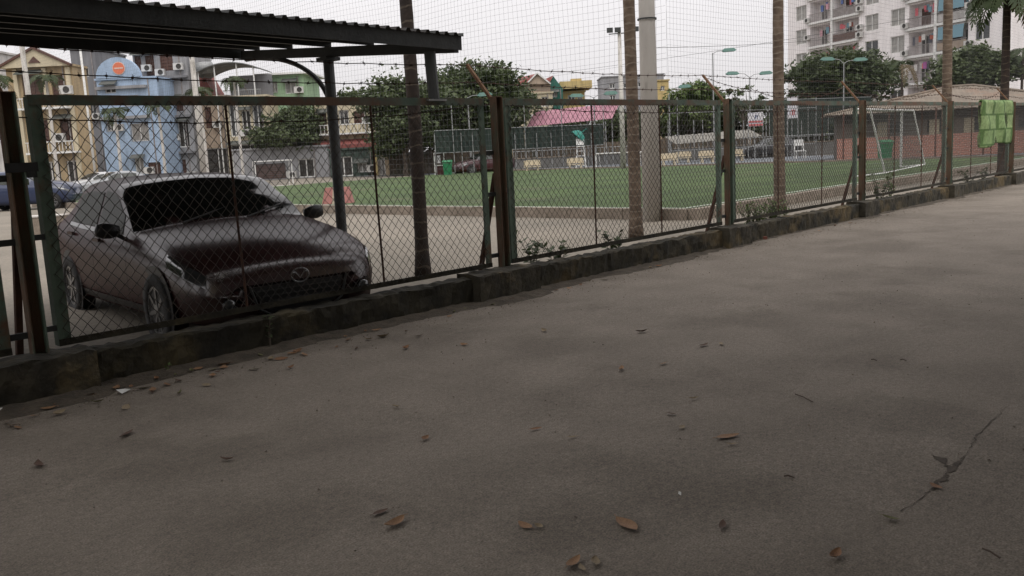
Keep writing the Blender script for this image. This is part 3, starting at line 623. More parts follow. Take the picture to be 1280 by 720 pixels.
for i, (x, y) in enumerate(((938, .6), (950, .5), (962, .65), (972, .5))):
    plant(['leftmost bright green weed in the row before the third palm', 'second bright green weed from the left before the third palm', 'third bright green weed from the left before the third palm', 'bright green weed right at the foot of the third palm'][i], (vpl(x, 265, FV+y).x, FV+y, -.05), .56, 16, .3, .07, 30+i, M['leaf3'], nl=12)['group'] = 'bright weeds by the third palm'
# ------------------------------------------------------------------ poles, net, goal
def pole(name, label, loc, h, r0, r1, m, n=14):
    t = thing(name, label, 'pole', loc); MB().tube([(0, 0, -.05), (0, 0, h*.5), (0, 0, h)], [r0, (r0+r1)/2, r1], n).build('shaft', m, t, smooth=True); return t
pc = pole('utility_pole', 'tall thick concrete pole at the corner of the field', (14.9, 10.35, 0), 9.2, .185, .12, M['concrete'], 20)
for z in (2.3, 3.9): MB().lathe([(.186, 0), (.19, 0), (.19, .03), (.186, .03)], (0, 0, z), 16).build('band', M['darksteel'], pc)
for x, d, y1, r, lab in ((46, 46, 70, .15, 'grey concrete street pole by the left post, before the ochre house'), (253, 58, 70, .2, 'concrete street pole right of the grey house')):
    pole('street_pole', lab, base(x, d), pz(x, y1, d)+2.5, r, r*.75, M['concrete'], 10)
pole('drain_pipe', 'thin white pipe standing at the right edge of the ochre house', base(117, 62), pz(100, 60, 62)+.6, .09, .08, M['white'], 8)
M['net'] = mat('net_cord', (.10, .105, .11), (.15, .15, .15), 3, .8)
def net(label, a, c, h, cell, r, seed, px0):
    R = random.Random(seed); a, c = Vector(a), Vector(c); L = (c-a).length; d = (c-a)/L; nrm = Vector((-d.y, d.x, 0)); b = MB(); n = int(L/cell); m = int(h/cell)
    off = lambda s, z: .05*math.sin(s*.9+z*.7)+.03*math.sin(s*2.3-z)
    def strand(P):
        B = len(b.v)
        for p in P: b.v += [tuple(p+nrm*r), tuple(p-nrm*r*.5+d*r*.8+Vector((0, 0, r*.8))), tuple(p-nrm*r*.5-d*r*.8-Vector((0, 0, r*.8)))]
        for i in range(len(P)-1):
            for k in range(3): b.f.append((B+i*3+k, B+i*3+(k+1) % 3, B+i*3+3+(k+1) % 3, B+i*3+3+k))
    for i in range(n+1):
        s = i*cell; strand([a+d*(s+.03*math.sin(z*1.3+s*.5))+nrm*off(s, z)+Vector((0, 0, z)) for z in [h*k/8 for k in range(9)]])
    for j in range(m+1):
        z = j*cell; strand([a+d*s+nrm*off(s, z)+Vector((0, 0, z+.03*math.sin(s*.8+z))) for s in [L*k/24 for k in range(25)]])
    return tag(b.build('sports_net', M['net']), label, 'net')
net('fine grey safety net hung along the near side of the field', (15.05, 9.95, .25), (44, 9.95, .25), 9, .105, .0018, 1, 0)
net('fine grey safety net hung on the car park side of the field', (15.05, 10.0, .25), (15.05, 45.5, .25), 9.5, .13, .0021, 2, 0)
def goal(label, A, B, back, h, depth_top, depth_bot, r=.05):
    A, B = Vector(A), Vector(B); t = thing('football_goal', label, 'goal', A); o = B-A; bk = Vector(back).normalized(); z = Vector((0, 0, h)); C0 = Vector((0, 0, 0))
    for p in (C0, o):
        MB().tube([p, p+z], r, 10).build('upright', M['white'], t); MB().tube([p+z, p+z+bk*depth_top], r*.7, 8).build('side_bar', M['white'], t)
        MB().tube([p+z+bk*depth_top, p+bk*depth_bot], r*.7, 8).build('back_stay', M['white'], t); MB().tube([p, p+bk*depth_bot], r*.7, 8).build('ground_bar', M['white'], t)
    MB().tube([z, o+z], r, 10).build('crossbar', M['white'], t); MB().tube([z+bk*depth_top, o+z+bk*depth_top], r*.6, 8).build('rear_bar', M['white'], t); MB().tube([bk*depth_bot, o+bk*depth_bot], r*.6, 8).build('rear_ground_bar', M['white'], t)
    b = MB(); n = 44
    for i in range(n+1): q = o*(i/n); b.tube([q+z, q+z+bk*depth_top, q+bk*depth_bot], .006, 3, False)
    for i in range(14): f = i/13; s = (z+bk*depth_top).lerp(bk*depth_bot, f); b.tube([s, s+o], .006, 3, False)
    for p in (C0, o):
        for i in range(1, 12): f = i/12; b.tube([p+z*f, p+(z+bk*depth_top).lerp(bk*depth_bot, 1-f)], .006, 3, False)
    b.build('net', M['net'], t); return t
gA, gB, gC = gnd(1068, 221, .13), gnd(1126, 209, .13), gnd(1106, 216.5, .13)
goal('white football goal with net near the brick building', gA, gB, gC-gA, 2.12, 1.0, (gC-gA).length, .05)
goal('small white goal frame at the far end of the field, behind the car roof', base(318, 56), base(364, 56), (.3, 1, 0), 1.6, .5, .9, .03)
goal('small white goal frame standing on the court beyond the field', base(745, 56)+Vector((0, 0, .02)), base(800, 53)+Vector((0, 0, .02)), (1, .2, 0), 1.0, .4, .6, .035)

# ------------------------------------------------------------------ court fence, lamps
M['screen'] = mat('green_screen_cloth', (.012, .022, .018), (.024, .036, .028), 1.2, .95)
M['lampgreen'] = mat('lamp_green', (.03, .10, .08), (.04, .12, .09), 3, .5)
def court_fence(label, xs, d0, d1, ytop, ypost, zc0, zc1, screen=True):
    P = [base(x, d0+(d1-d0)*i/(len(xs)-1)) for i, x in enumerate(xs)]; t = thing('court_fence', label, 'fence', P[0])
    for i, x in enumerate(xs):
        q = P[i]-P[0]; d = d0+(d1-d0)*i/(len(xs)-1); hh = pz(x, ypost if i % 3 == 1 else ytop, d); MB().tube([q, q+Vector((0, 0, hh))], .028, 6).build('post', M['steel'], t)
    for z in (zc0, zc1):
        for a, c in zip(P[:-1], P[1:]): MB().tube([a-P[0]+Vector((0, 0, z)), c-P[0]+Vector((0, 0, z))], .02, 5).build('rail', M['steel'], t)
    if screen:
        for a, c in zip(P[:-1], P[1:]):
            a, c = a-P[0], c-P[0]; q = MB(); n = 6; nr = Vector((-(c-a).y, (c-a).x, 0)).normalized()
            for i in range(n+1):
                f = i/n; s = nr*.06*math.sin(f*9+a.x)+nr*.05
                q.v += [tuple(a.lerp(c, f)+s+Vector((0, 0, zc0))), tuple(a.lerp(c, f)+s*1.4+Vector((0, 0, zc1)))]
            q.f = [(2*i, 2*i+2, 2*i+3, 2*i+1) for i in range(n)]; o = q.build('screen_cloth', M['screen'], t); md = o.modifiers.new('thickness', 'SOLIDIFY'); md.thickness = .006
    return t
court_fence('court fence with dark green screen cloth behind the benches', [545, 568, 578, 592, 605, 617, 645, 658, 672, 690, 704, 722, 740, 756], 58, 64, 166, 128, 1.55, 3.0)
court_fence('bare steel court fence posts right of the concrete pole', [836, 848, 868, 879, 893, 930, 943, 958, 990, 1002, 1020], 60, 64, 150, 122, .9, 3.4, False)
court_fence('dark screened fence behind the kiosk roof', [962, 985, 1010, 1035, 1062, 1088], 72, 76, 128, 126, 1.4, 4.4)
M['lowwall'] = mat('grey_render', (.11, .107, .1), (.155, .15, .14), 1, .9)
def lane_wall(label, x0, x1, d0, d1, h):
    a, c = base(x0, d0), base(x1, d1); t = thing('lane_wall', label, 'wall', a); o = c-a; MB().bar((0, 0, h/2), (o.x, o.y, h/2), .2, h).build('wall', M['lowwall'], t)
    MB().bar((0, 0, h+.03), (o.x, o.y, h+.03), .28, .06).build('coping', M['kerb'], t); n = 34; rl = MB().tube([(0, 0, h+.06), (0, 0, h+.55)], .018, 5).mesh('baluster', M['steel'])
    for i in range(n): link('baluster', rl, t, tuple(o*((i+.5)/n)))
    MB().tube([(0, 0, h+.56), (o.x, o.y, h+.56)], .025, 5).build('handrail', M['steel'], t)
lane_wall('long grey wall with railing beyond the court, right of the concrete pole', 842, 1046, 70, 66, .95)
lane_wall('grey wall below the green court screen, beyond the benches', 640, 800, 68, 69, .8)
def lamp(name, label, x, ytop, d, arms, h2=None):
    o = base(x, d); H = pz(x, ytop, d); t = thing(name, label, 'lamp', o, FACE); MB().tube([(0, 0, 0), (0, 0, H*.5), (0, 0, H)], [.07, .055, .04], 8).build('pole', M['steel'], t)
    for dx, dz in arms:
        MB().tube([(0, 0, H-.05), (dx*.35, 0, H+dz*.8), (dx*.75, 0, H+dz)], .025, 6).build('arm', M['steel'], t)
        q = MB(); s = 1 if dx > 0 else -1; L = .55; w = .2; z0 = H+dz-.02; x0 = dx*.7
        q.add([(x0, -w*.3, z0), (x0+s*L*.35, -w, z0-.08), (x0+s*L*1.7, -w, z0-.06), (x0+s*L*2, -w*.4, z0+.03), (x0, w*.3, z0), (x0+s*L*.35, w, z0-.08), (x0+s*L*1.7, w, z0-.06), (x0+s*L*2, w*.4, z0+.03), (x0+s*L*.4, 0, z0+.18), (x0+s*L*1.6, 0, z0+.2)],
              [(0,1,5,4),(1,2,6,5),(2,3,7,6),(0,8,1),(1,8,9,2),(2,9,3),(4,5,8),(5,6,9,8),(6,7,9),(0,4,8),(3,9,7)]); q.build('lamp_head', M['lampgreen'], t)
lamp('street_lamp', 'single arm street lamp with grey green head above the third fence post', 893, 68, 66, [(.9, .12)])
lamp('street_lamp', 'double headed street lamp behind the third fence post', 938, 97, 70, [(-1.1, .3), (1.0, .2)])
lamp('street_lamp', 'double headed street lamp before the round dark tree', 1054, 80, 66, [(-.9, .3), (.9, .15)])
lamp('street_lamp', 'street lamp behind the pink awning with green head', 745, 122, 66, [(-1.0, .15), (1.0, .2)])
lamp('street_lamp', 'thin lamp post with short arm in front of the large dark tree', 589, 122, 62, [(.9, .1)])
lamp('street_lamp', 'short street lamp behind the bright green tree', 838, 118, 72, [(1.0, .5)])
fl = thing('floodlight_pole', 'slim concrete floodlight pole left of the brown palm', 'pole', base(779, 52), FACE); Hf = pz(770, 42, 52)
MB().tube([(0, 0, 0), (0, 0, Hf)], [.17, .10], 10).build('shaft', M['concrete'], fl, smooth=True); MB().tube([(-.6, 0, Hf-.15), (.9, 0, Hf-.1)], .03, 6).build('crossarm', M['darksteel'], fl)
for x in (-.55, -.1, .55, .9): MB().box(x, -.15, Hf+.05, .34, .2, .26, .3*x).build('floodlight', M['darksteel'], fl)

# ------------------------------------------------------------------ benches and court furniture
M['benchcream'] = mat('bench_cement', (.46, .39, .27), (.52, .45, .33), 4, .85)
M['dkgreen'] = mat('umbrella_cloth', (.02, .16, .13), (.03, .20, .16), 3, .8)
def bench():
    t = bpy.data.objects.new('garden_bench', None); COL.objects.link(t)
    MB().box(0, 0, .42, 1.3, .38, .07).build('seat', M['benchcream'], t)
    MB().prism([(-.65, .52), (.65, .52), (.62, .88), (.4, .93), (-.4, .93), (-.62, .88)], .17, .23).build('backrest', M['benchcream'], t)
    for x in (-.42, .42):
        MB().prism([(x-.1, 0), (x+.1, 0), (x+.06, .385), (x-.06, .385)], -.15, .15).build('leg', M['benchcream'], t); MB().box(x, .2, .49, .08, .05, .07).build('back_support', M['benchcream'], t)
    return t
bl = [(665, 58, 'cream cement bench nearest the first rusty fence post'), (719, 58, 'cream cement bench under the green umbrella'), (836, 57, 'cream cement bench just right of the concrete pole'), (854, 62, 'cream cement bench in front of the white sign, second from the concrete pole'), (884, 60, 'cream cement bench in the middle of the court edge'), (921, 60, 'cream cement bench just right of the third fence post')]
b0 = bench()
for i, (x, d, lab) in enumerate(bl):
    o = b0 if i == 0 else copy_tree(b0); o.location = base(x, d)+Vector((0, 0, .02)); o.rotation_euler.z = FACE+rr.uniform(-.3, .3); o.scale = (.85,)*3; tag(o, lab, 'bench', 'cream cement benches beyond the field')
uc = thing('umpire_chair', 'tall white steel umpire chair behind a cream bench', 'chair', base(726, 60), FACE)
for x, y in ((-.35, -.3), (.35, -.3), (-.35, .45), (.35, .45)): MB().tube([(x, y, 0), (x*.6, y*.4, 1.5)], .028, 6).build('leg', M['white'], uc)
for i in range(4): MB().tube([(-.33+i*.035, -.27+.05*i, .25+.32*i), (.33-i*.035, -.27+.05*i, .25+.32*i)], .02, 5).build('rung', M['white'], uc)
MB().box(0, .0, 1.52, .55, .45, .05).build('seat', M['white'], uc); MB().box(0, .22, 1.82, .5, .05, .4).build('backrest', M['white'], uc)
um = thing('umbrella', 'teal green umbrella tilted over the umpire chair', 'umbrella', base(727, 60.5)+Vector((0, 0, .0)), FACE)
MB().tube([(.25, 0, 0), (.25, 0, 2.0), (-.35, 0, 2.35)], .025, 6).build('pole', M['steel'], um)
can = MB().lathe([(.001, .45), (.2, .4), (.42, .25), (.55, 0), (.5, -.03)], n=8).build('canopy', M['dkgreen'], um, (-.2, 0, 2.15), smooth=False); can.rotation_euler = (0, .75, 0)
MB().tube([(.1, 0, 2.45), (.4, 0, 2.68)], .04, 6).build('finial', M['dkgreen'], um)
M['pink'] = mat('pink_sheet', (.36, .16, .21), (.43, .22, .26), 2, .7); M['paleroof'] = mat('pale_canvas', (.21, .20, .175), (.16, .15, .13), 1.2, .9)
def slope_roof(name, label, x0, x1, d0, d1, zt, zb, run, m, pit=.3, posts=4, cat='awning', zt2=None, zb2=None):
    a, c = base(x0, d0), base(x1, d1); t = thing(name, label, cat, a); o = c-a; L = o.length; d = o/L; nr = Vector((d.y, -d.x, 0)); b = MB(); n = int(L/pit*4)
    for i in range(n+1):
        s = L*i/n; w = .03*(1 if i % 4 in (1, 2) else 0); f = i/n; A = d*s+Vector((0, 0, zt+((zt2 or zt)-zt)*f+w)); B = d*s+nr*run+Vector((0, 0, zb+((zb2 or zb)-zb)*f+w)); b.v += [tuple(A), tuple(B)]
    b.f = [(2*i, 2*i+1, 2*i+3, 2*i+2) for i in range(n)]; r = b.build('roof_sheet', m, t); md = r.modifiers.new('thickness', 'SOLIDIFY'); md.thickness = .03
    for i in range(posts):
        s = L*(i+.3)/(posts-.4); MB().tube([d*s+nr*run*.85, d*s+nr*run*.85+Vector((0, 0, zb))], .04, 6).build('post', M['steel'], t); MB().tube([d*s+nr*.1, d*s+nr*.1+Vector((0, 0, zt-.03))], .04, 6).build('post', M['steel'], t)
    return t
slope_roof('pink_awning', 'pink corrugated awning roof beyond the court', 671, 777, 72, 66, pz(671, 140, 72), pz(672, 158, 71), 1.0, M['pink'], zt2=pz(777, 129, 66), zb2=pz(777, 148, 65.3))
slope_roof('pale_canopy', 'long low pale canvas canopy beyond the court right of the concrete pole', 832, 938, 64, 66, pz(832, 171, 64), pz(832, 181, 63), 1.6, M['paleroof'], .5, 5, 'canopy', zt2=pz(938, 162, 66), zb2=pz(938, 171, 66))
M['banner'] = mat('banner_white', (.60, .58, .58), (.5, .5, .55), 1.5, .7); M['bannerred'] = mat('banner_red', (.45, .12, .12), None, rough=.7); M['bannerblue'] = mat('banner_blue', (.12, .14, .22), None, rough=.7)
ob = thing('banner', 'small white and red banner hanging on the court fence', 'banner', base(945, 58), FACE); zb, zt = pz(945, 158, 58), pz(945, 141, 58)
def cloth(w, z0, z1, m, name, par, y=0, sl=.12):
    q = MB(); n = 8
    for i in range(n+1):
        x = -w/2+w*i/n; q.v += [(x, y+.03*math.sin(i*1.2), z0), (x-sl*.2, y+.03*math.sin(i*1.2+.5), z1+sl*i/n*.3)]
    q.f = [(2*i, 2*i+2, 2*i+3, 2*i+1) for i in range(n)]; o = q.build(name, m, par); md = o.modifiers.new('thickness', 'SOLIDIFY'); md.thickness = .008; return o
cloth(.95, zb, zt, M['banner'], 'cloth', ob); cloth(.9, zb+.02, zb+.16, M['bannerred'], 'red_band', ob, -.02, 0); cloth(.9, zb+.24, zb+.36, M['bannerred'], 'red_band', ob, -.02, 0); cloth(.25, zb+.5, zb+.72, M['bannerblue'], 'picture', ob, -.02, 0)
for s in (-.48, .48): MB().tube([(s, .04, 0), (s, .04, zt+.1)], .03, 6).build('post', M['steel'], ob)
ob = thing('banner', 'tall white advertising panel right of the third palm', 'banner', base(991, 64), FACE); zb, zt = pz(991, 148, 64), pz(991, 122, 64)
cloth(.7, zb, zt, M['banner'], 'cloth', ob); cloth(.3, zb+.2, zb+.6, M['bannerred'], 'picture', ob, -.02, 0)
for s in (-.38, .38): MB().tube([(s, .04, 0), (s, .04, zt+.1)], .03, 6).build('post', M['steel'], ob)
M['bin'] = mat('green_plastic', (.01, .14, .05), (.015, .18, .07), 3, .5)
def bin_(label, loc):
    t = thing('wheelie_bin', label, 'bin', loc, FACE); q = MB(); a, c = .24, .30
    q.add([(-a, -a, .08), (a, -a, .08), (a, a, .08), (-a, a, .08), (-c, -c, .95), (c, -c, .95), (c, c, .95), (-c, c, .95)], [(3,2,1,0),(4,5,6,7),(0,1,5,4),(1,2,6,5),(2,3,7,6),(3,0,4,7)]); q.build('body', M['bin'], t)
    MB().add([(-.33, -.36, .96), (.33, -.36, .96), (.33, .33, .99), (-.33, .33, .99), (-.3, -.3, 1.04), (.3, -.3, 1.04), (.3, .28, 1.08), (-.3, .28, 1.08)], [(3,2,1,0),(4,5,6,7),(0,1,5,4),(1,2,6,5),(2,3,7,6),(3,0,4,7)]).build('lid', M['bin'], t)
    for s in (-.22, .22): 
        w = MB().lathe([(.001, -.03), (.09, -.03), (.1, 0), (.09, .03), (.001, .03)], n=12).build('wheel', M['black'], t, (s, .26, .1)); w.rotation_euler = (0, math.pi/2, 0)
bin_('green wheeled bin beyond the field left of the first rusty post', base(559, 58)); bin_('green wheeled bin by the brick wall inside the goal', base(1106, 46))
M['barr_r'] = mat('barrier_red', (.40, .17, .15), (.32, .14, .12), 4, .85); M['barr_c'] = mat('barrier_cream', (.42, .36, .27), (.36, .3, .22), 4, .85)
br = thing('barrier_block', 'red and cream trapezoid barrier block at the corner of the green field', 'barrier', gnd(424, 263, -.1), FACE)
for i, (x0, x1, m) in enumerate(((-.52, -.17, 'barr_r'), (-.17, .20, 'barr_c'), (.20, .52, 'barr_r'))):
    k = .62; MB().add([(x0, -.32, 0), (x1, -.32, 0), (x1, .32, 0), (x0, .32, 0), (x0*.72, -.12, .74), (x1*.72, -.12, .74), (x1*.72, .12, .74), (x0*.72, .12, .74)], [(3,2,1,0),(4,5,6,7),(0,1,5,4),(1,2,6,5),(2,3,7,6),(3,0,4,7)]).build('panel', M[m], br)
cb = thing('concrete_block', 'pale concrete block behind the left fence post in front of the navy car', 'block', base(46, 23)-Vector((0, 0, .1)), FACE); MB().box(0, 0, .27, .95, .6, .54).build('body', M['kerb'], cb); MB().box(0, 0, .556, .99, .64, .03).build('top_slab', M['concrete'], cb)
gf = thing('white_gate_frame', 'narrow white gate frame beside the green bin beyond the field', 'gate', base(549, 59), FACE)
for s in (-.32, .32): MB().box(s, 0, .8, .06, .06, 1.6).build('post', M['white'], gf)
for z in (1.58, .75): MB().box(0, 0, z, .58, .05, .06).build('bar', M['white'], gf)
MB().box(0, .02, .38, .57, .03, .68).build('panel', M['paint_red'], gf); MB().box(-.02, .02, 1.15, .2, .03, .5).build('poster', M['banner'], gf)
sc = thing('white_frame_chair', 'white metal frame seat beyond the court right of the third palm', 'chair', base(1000, 58), FACE)
for s in (-.3, .3): MB().tube([(s, -.2, 0), (s, -.2, .5), (s, .2, .55), (s*.9, .3, 1.25)], .035, 6).build('frame', M['white'], sc); MB().tube([(s, .25, 0), (s, .2, .55)], .035, 6).build('leg', M['white'], sc)
MB().box(0, 0, .52, .6, .45, .05).build('seat', M['white'], sc); MB().box(0, .27, 1.05, .55, .05, .4).build('backrest', M['white'], sc)

# ------------------------------------------------------------------ buildings
def wallmat(name, c, c2=None, st=None): return mat(name, c, c2 or tuple(k*.8 for k in c), 1.2, .9, c3=st or tuple(k*.5 for k in c), s3=.9, t3=(.52, .72), stretch=(1, 1, .22))
W = {k: wallmat('wall_'+k, c) for k, c in dict(ochre=(.42, .32, .19), cream=(.55, .48, .34), blue=(.36, .47, .62), grey=(.19, .19, .20), grey2=(.30, .30, .31), peach=(.42, .33, .25), green=(.33, .48, .30), white=(.56, .54, .52), dgreen=(.05, .075, .062), apt=(.84, .80, .79), yellow=(.52, .40, .18), teal=(.03, .13, .10), tan=(.42, .33, .22), beige=(.36, .31, .22), kdark=(.11, .092, .075)).items()}
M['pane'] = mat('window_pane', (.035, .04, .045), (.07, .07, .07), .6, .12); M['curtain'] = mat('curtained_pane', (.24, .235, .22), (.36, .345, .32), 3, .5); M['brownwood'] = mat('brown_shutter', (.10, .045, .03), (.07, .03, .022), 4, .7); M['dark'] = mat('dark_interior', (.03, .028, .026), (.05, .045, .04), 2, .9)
M['awn0'] = mat('dull_canopy_sheet', (.10, .105, .10), (.15, .15, .145), 1, .8); M['redroof'] = mat('red_tiles', (.24, .07, .06), (.17, .055, .048), 2, .8); M['tanroof'] = mat('tan_roof', (.195, .16, .122), (.155, .125, .095), 1.5, .8, c3=(.2, .14, .1), s3=.6); M['greyroof'] = mat('grey_sheet', (.22, .23, .23), (.3, .31, .31), 1, .7)
M['brick'] = mat('brick_red', (.30, .10, .07), (.24, .085, .06), 4, .9)
def brick_nodes(m):
    t = m.node_tree; N = t.nodes; L = t.links; p = N['Principled BSDF']; tc = N.new('ShaderNodeTexCoord'); mp = N.new('ShaderNodeMapping'); mp.inputs['Rotation'].default_value = (math.pi/2, 0, 0)
    L.new(tc.outputs['Object'], mp.inputs[0]); b = N.new('ShaderNodeTexBrick'); L.new(mp.outputs[0], b.inputs['Vector']); b.inputs['Scale'].default_value = 1; b.inputs['Brick Width'].default_value = .22; b.inputs['Row Height'].default_value = .075; b.inputs['Mortar Size'].default_value = .008
    b.inputs['Color1'].default_value = (.42, .17, .12, 1); b.inputs['Color2'].default_value = (.32, .12, .09, 1); b.inputs['Mortar'].default_value = (.42, .36, .3, 1); L.new(b.outputs[0], p.inputs['Base Color'])
brick_nodes(M['brick'])
def facade(b, w, h, ops, t=.22, x0=0., z0=0., y=0.):
    xs = sorted({x0, x0+w}|{q for o in ops for q in (o[0], o[2])}); zs = sorted({z0, z0+h}|{q for o in ops for q in (o[1], o[3])})
    for xa, xb in zip(xs[:-1], xs[1:]):
        for za, zb in zip(zs[:-1], zs[1:]):
            cx, cz = (xa+xb)/2, (za+zb)/2
            if not any(o[0] < cx < o[2] and o[1] < cz < o[3] for o in ops): b.quad((xa, y, za), (xb, y, za), (xb, y, zb), (xa, y, zb))
    for o in ops:
        a, c, d, e = o[:4]; tt = o[5] if len(o) > 5 else t
        b.quad((a, y, c), (a, y+tt, c), (a, y+tt, e), (a, y, e)); b.quad((d, y+tt, c), (d, y, c), (d, y, e), (d, y+tt, e)); b.quad((a, y+tt, c), (a, y, c), (d, y, c), (d, y+tt, c)); b.quad((a, y, e), (a, y+tt, e), (d, y+tt, e), (d, y, e))
WM = {}
def window(par, o, kind='pane', t=.22, y=0., frame='white'):
    a, c, d, e = o[:4]; w, h = d-a, e-c; k = (round(w, 2), round(h, 2), kind, frame)
    if k not in WM:
        f = MB(); s = .09
        for x in (s/2, w/2, w-s/2): f.box(x, 0, h/2, s, .06, h-.004)
        for z in (s/2, h-s/2): f.box(w/2, 0.004, z, w-s*2-.004, .05, s)
        if kind == 'shutter':
            f = MB()
            for x in (s/2, w/2, w-s/2): f.box(x, 0, h/2, s, .06, h-.004)
            for i in range(5): f.box(w/2, .004, h*(i+.5)/5, w-s*2, .05, .06)
        pm = {'pane': 'pane', 'curtain': 'curtain', 'shutter': 'brownwood', 'dark': 'dark'}[kind]
        WM[k] = (f.mesh('window', M['brownwood'] if kind == 'shutter' else M[frame]), MB().quad((0, .035, 0), (w, .035, 0), (w, .035, h), (0, .035, h)).mesh('pane', M[pm]))
    f, p = WM[k]; q = link('window', f, par, (a, y+t-.05, c)); link('pane', p, q); return q
HS = []
def house(label, x0, x1, ytop, d, m, ops, depth=7, rz=0., z0=0, name='house', flat=True):
    # ops in pixels: (x0,y0,x1,y1,kind); the front stands square to the road's view at its own distance
    o = base(x0, d); t = thing(name, label, 'house', o, FACE+rz); w = (x1-x0)*d/FPX/math.cos(rz); xm = (x0+x1)/2; h = pz(xm, ytop, d)
    def loc(x, y): return ((x-x0+(y-200)*-.0)*d/FPX/math.cos(rz), pz(xm, y, d))
    R = []
    for q in ops:
        a, zt = loc(q[0], q[1]); c, zb = loc(q[2], q[3]); lean = 0
        R.append((max(.1, a), max(.05, zb), min(w-.1, c), min(h-.1, zt), q[4]))
    b = MB(); facade(b, w, h, R); b.quad((w, 0, 0), (w, depth, 0), (w, depth, h), (w, 0, h)); b.quad((0, depth, 0), (0, 0, 0), (0, 0, h), (0, depth, h)); b.quad((w, depth, 0), (0, depth, 0), (0, depth, h), (w, depth, h)); b.quad((0, 0, h), (w, 0, h), (w, depth, h), (0, depth, h))
    b.build('wall', W[m], t)
    for q in R: window(t, q, q[4])
    if flat: MB().b2(-.12, -.15, h+.004, w+.12, depth, h+.16).build('cornice', W[m], t)
    HS.append((t, w, h, R)); return t, w, h, loc
def rail_part(t, loc, x0, x1, y0, y1, out=.9, m='white', slab=True, n=14):
    a, zt = loc(x0, y0); c, zb = loc(x1, y1); bm = MB().tube([(0, 0, 0), (0, 0, zt-zb)], .025, 5).mesh('baluster', M[m])
    r = MB().box((a+c)/2, -out, zt, c-a, .08, .07).build('balcony_rail', M[m], t)
    for i in range(n): link('baluster', bm, r, (a+(c-a)*(i+.5)/n, -out, zb))
    if slab: MB().b2(a-.05, -out-.06, zb-.16, c+.05, -.002, zb-.02).build('balcony_slab', M[m], t)
# lean correction is small: columns below are measured at the height of the windows
t, w, h, lc = house('ochre town house with white pediment and brown shutters, leftmost', 22, 104, 86, 66, 'ochre', [(40, 94, 66, 120, 'shutter'), (76, 96, 92, 120, 'shutter'), (44, 150, 70, 178, 'shutter'), (80, 150, 96, 178, 'shutter'), (50, 202, 74, 234, 'dark'), (82, 202, 98, 234, 'dark')], 2.2)
MB().prism([(-.3, h+.02), (w+.1, h+.02), (w*.5, h+1.25)], -.5, -.1).build('pediment', W['cream'], t)
for A, B in (((-.35, h+.05), (w*.5, h+1.36)), ((w*.5, h+1.36), (w+.15, h+.05))): MB().bar((A[0], -.42, A[1]), (B[0], -.42, B[1]), .42, .16).build('pediment_edge', M['brownwood'], t)
MB().prism([(w*.5-.45, h+.3), (w*.5+.45, h+.3), (w*.5, h+.75)], -.56, -.5).build('pediment_ornament', M['brownwood'], t)
for x in (34, 70, 99): a, _ = lc(x, 100); MB().box(a, -.11, h/2, .3, .2, h-.1).build('pilaster', W['cream'], t)
rail_part(t, lc, 38, 98, 124, 135, .8); rail_part(t, lc, 42, 102, 178, 190, .8)
t, w, h, lc = house('grey side building with a palm before it, left of the ochre house', -60, 16, 70, 70, 'white', [(-20, 92, 10, 118, 'pane'), (-20, 150, 10, 178, 'pane')])
t, w, h, lc = house('dark grey house between the ochre house and the blue house', 104, 134, 64, 86, 'grey', [(114, 85, 124, 97, 'dark'), (118, 130, 128, 150, 'pane')])
t, w, h, lc = house('pale blue house with arched gable and round orange sign', 132, 206, 100, 80, 'blue', [(141, 106, 155, 116, 'dark'), (164, 120, 182, 133, 'curtain'), (168, 155, 190, 177, 'curtain'), (138, 150, 147, 163, 'pane'), (168, 198, 179, 218, 'curtain'), (184, 204, 200, 222, 'shutter')])
arch = [(lc(x, 0)[0], 0) for x in (128, 182)]; ax0, ax1 = .1, lc(188, 0)[0]; cx = (ax0+ax1)/2; rw = (ax1-ax0)/2; pts = [(ax0, h+.16)]+[(cx-rw*math.cos(a), h+.16+1.75*math.sin(a)) for a in [math.pi*i/16 for i in range(17)]]+[(ax1, h+.16)]
MB().prism(pts[1:-1], -.2, .3).build('arched_gable', W['blue'], t); M['orange'] = mat('orange_sign', (.62, .16, .08), None, rough=.6); M['palesign'] = mat('pale_sign_ring', (.62, .45, .38), None, rough=.6)
sg = MB().prism([(cx+.16+.56*math.cos(a), h+.95+.56*math.sin(a)) for a in [2*math.pi*i/20 for i in range(20)]], -.26, -.21).build('round_sign', M['palesign'], t); MB().prism([(cx+.16+.50*math.cos(a), h+.95+.50*math.sin(a)) for a in [2*math.pi*i/20 for i in range(20)]], -.28, -.262).build('sign_disc', M['orange'], sg); MB().box(cx+.16, -.288, h+.95, .78, .012, .12).build('sign_bar', M['palesign'], sg)
for y in (108, 145): z = lc(0, y)[1]; MB().b2(0, -.35, z-.25, lc(194, 0)[0], -.002, z).build('string_course', W['grey2'], t)
t, w, h, lc = house('grey house with tall brown windows right of the blue house', 180, 246, 64, 84, 'grey2', [(182, 70, 190, 90, 'shutter'), (195, 70, 206, 96, 'shutter'), (213, 70, 229, 90, 'shutter'), (200, 112, 212, 150, 'shutter'), (224, 124, 236, 140, 'shutter'), (204, 154, 216, 176, 'shutter'), (226, 152, 240, 185, 'dark'), (188, 200, 196, 222, 'curtain'), (205, 200, 232, 224, 'shutter')])
for y in (97, 145, 190): z = lc(0, y)[1]; MB().b2(-.02, -.5, z-.2, w+.02, -.002, z).build('balcony_slab', W['grey'], t)
t, w, h, lc = house('peach coloured low house right of the grey house', 254, 290, 122, 86, 'peach', [(262, 134, 270, 160, 'shutter'), (258, 185, 288, 222, 'dark')])
MB().prism([(-.5, h+.1), (1.6, h+.1), (.2, h+3.0)], .5, 4).build('roof', M['redroof'], t)
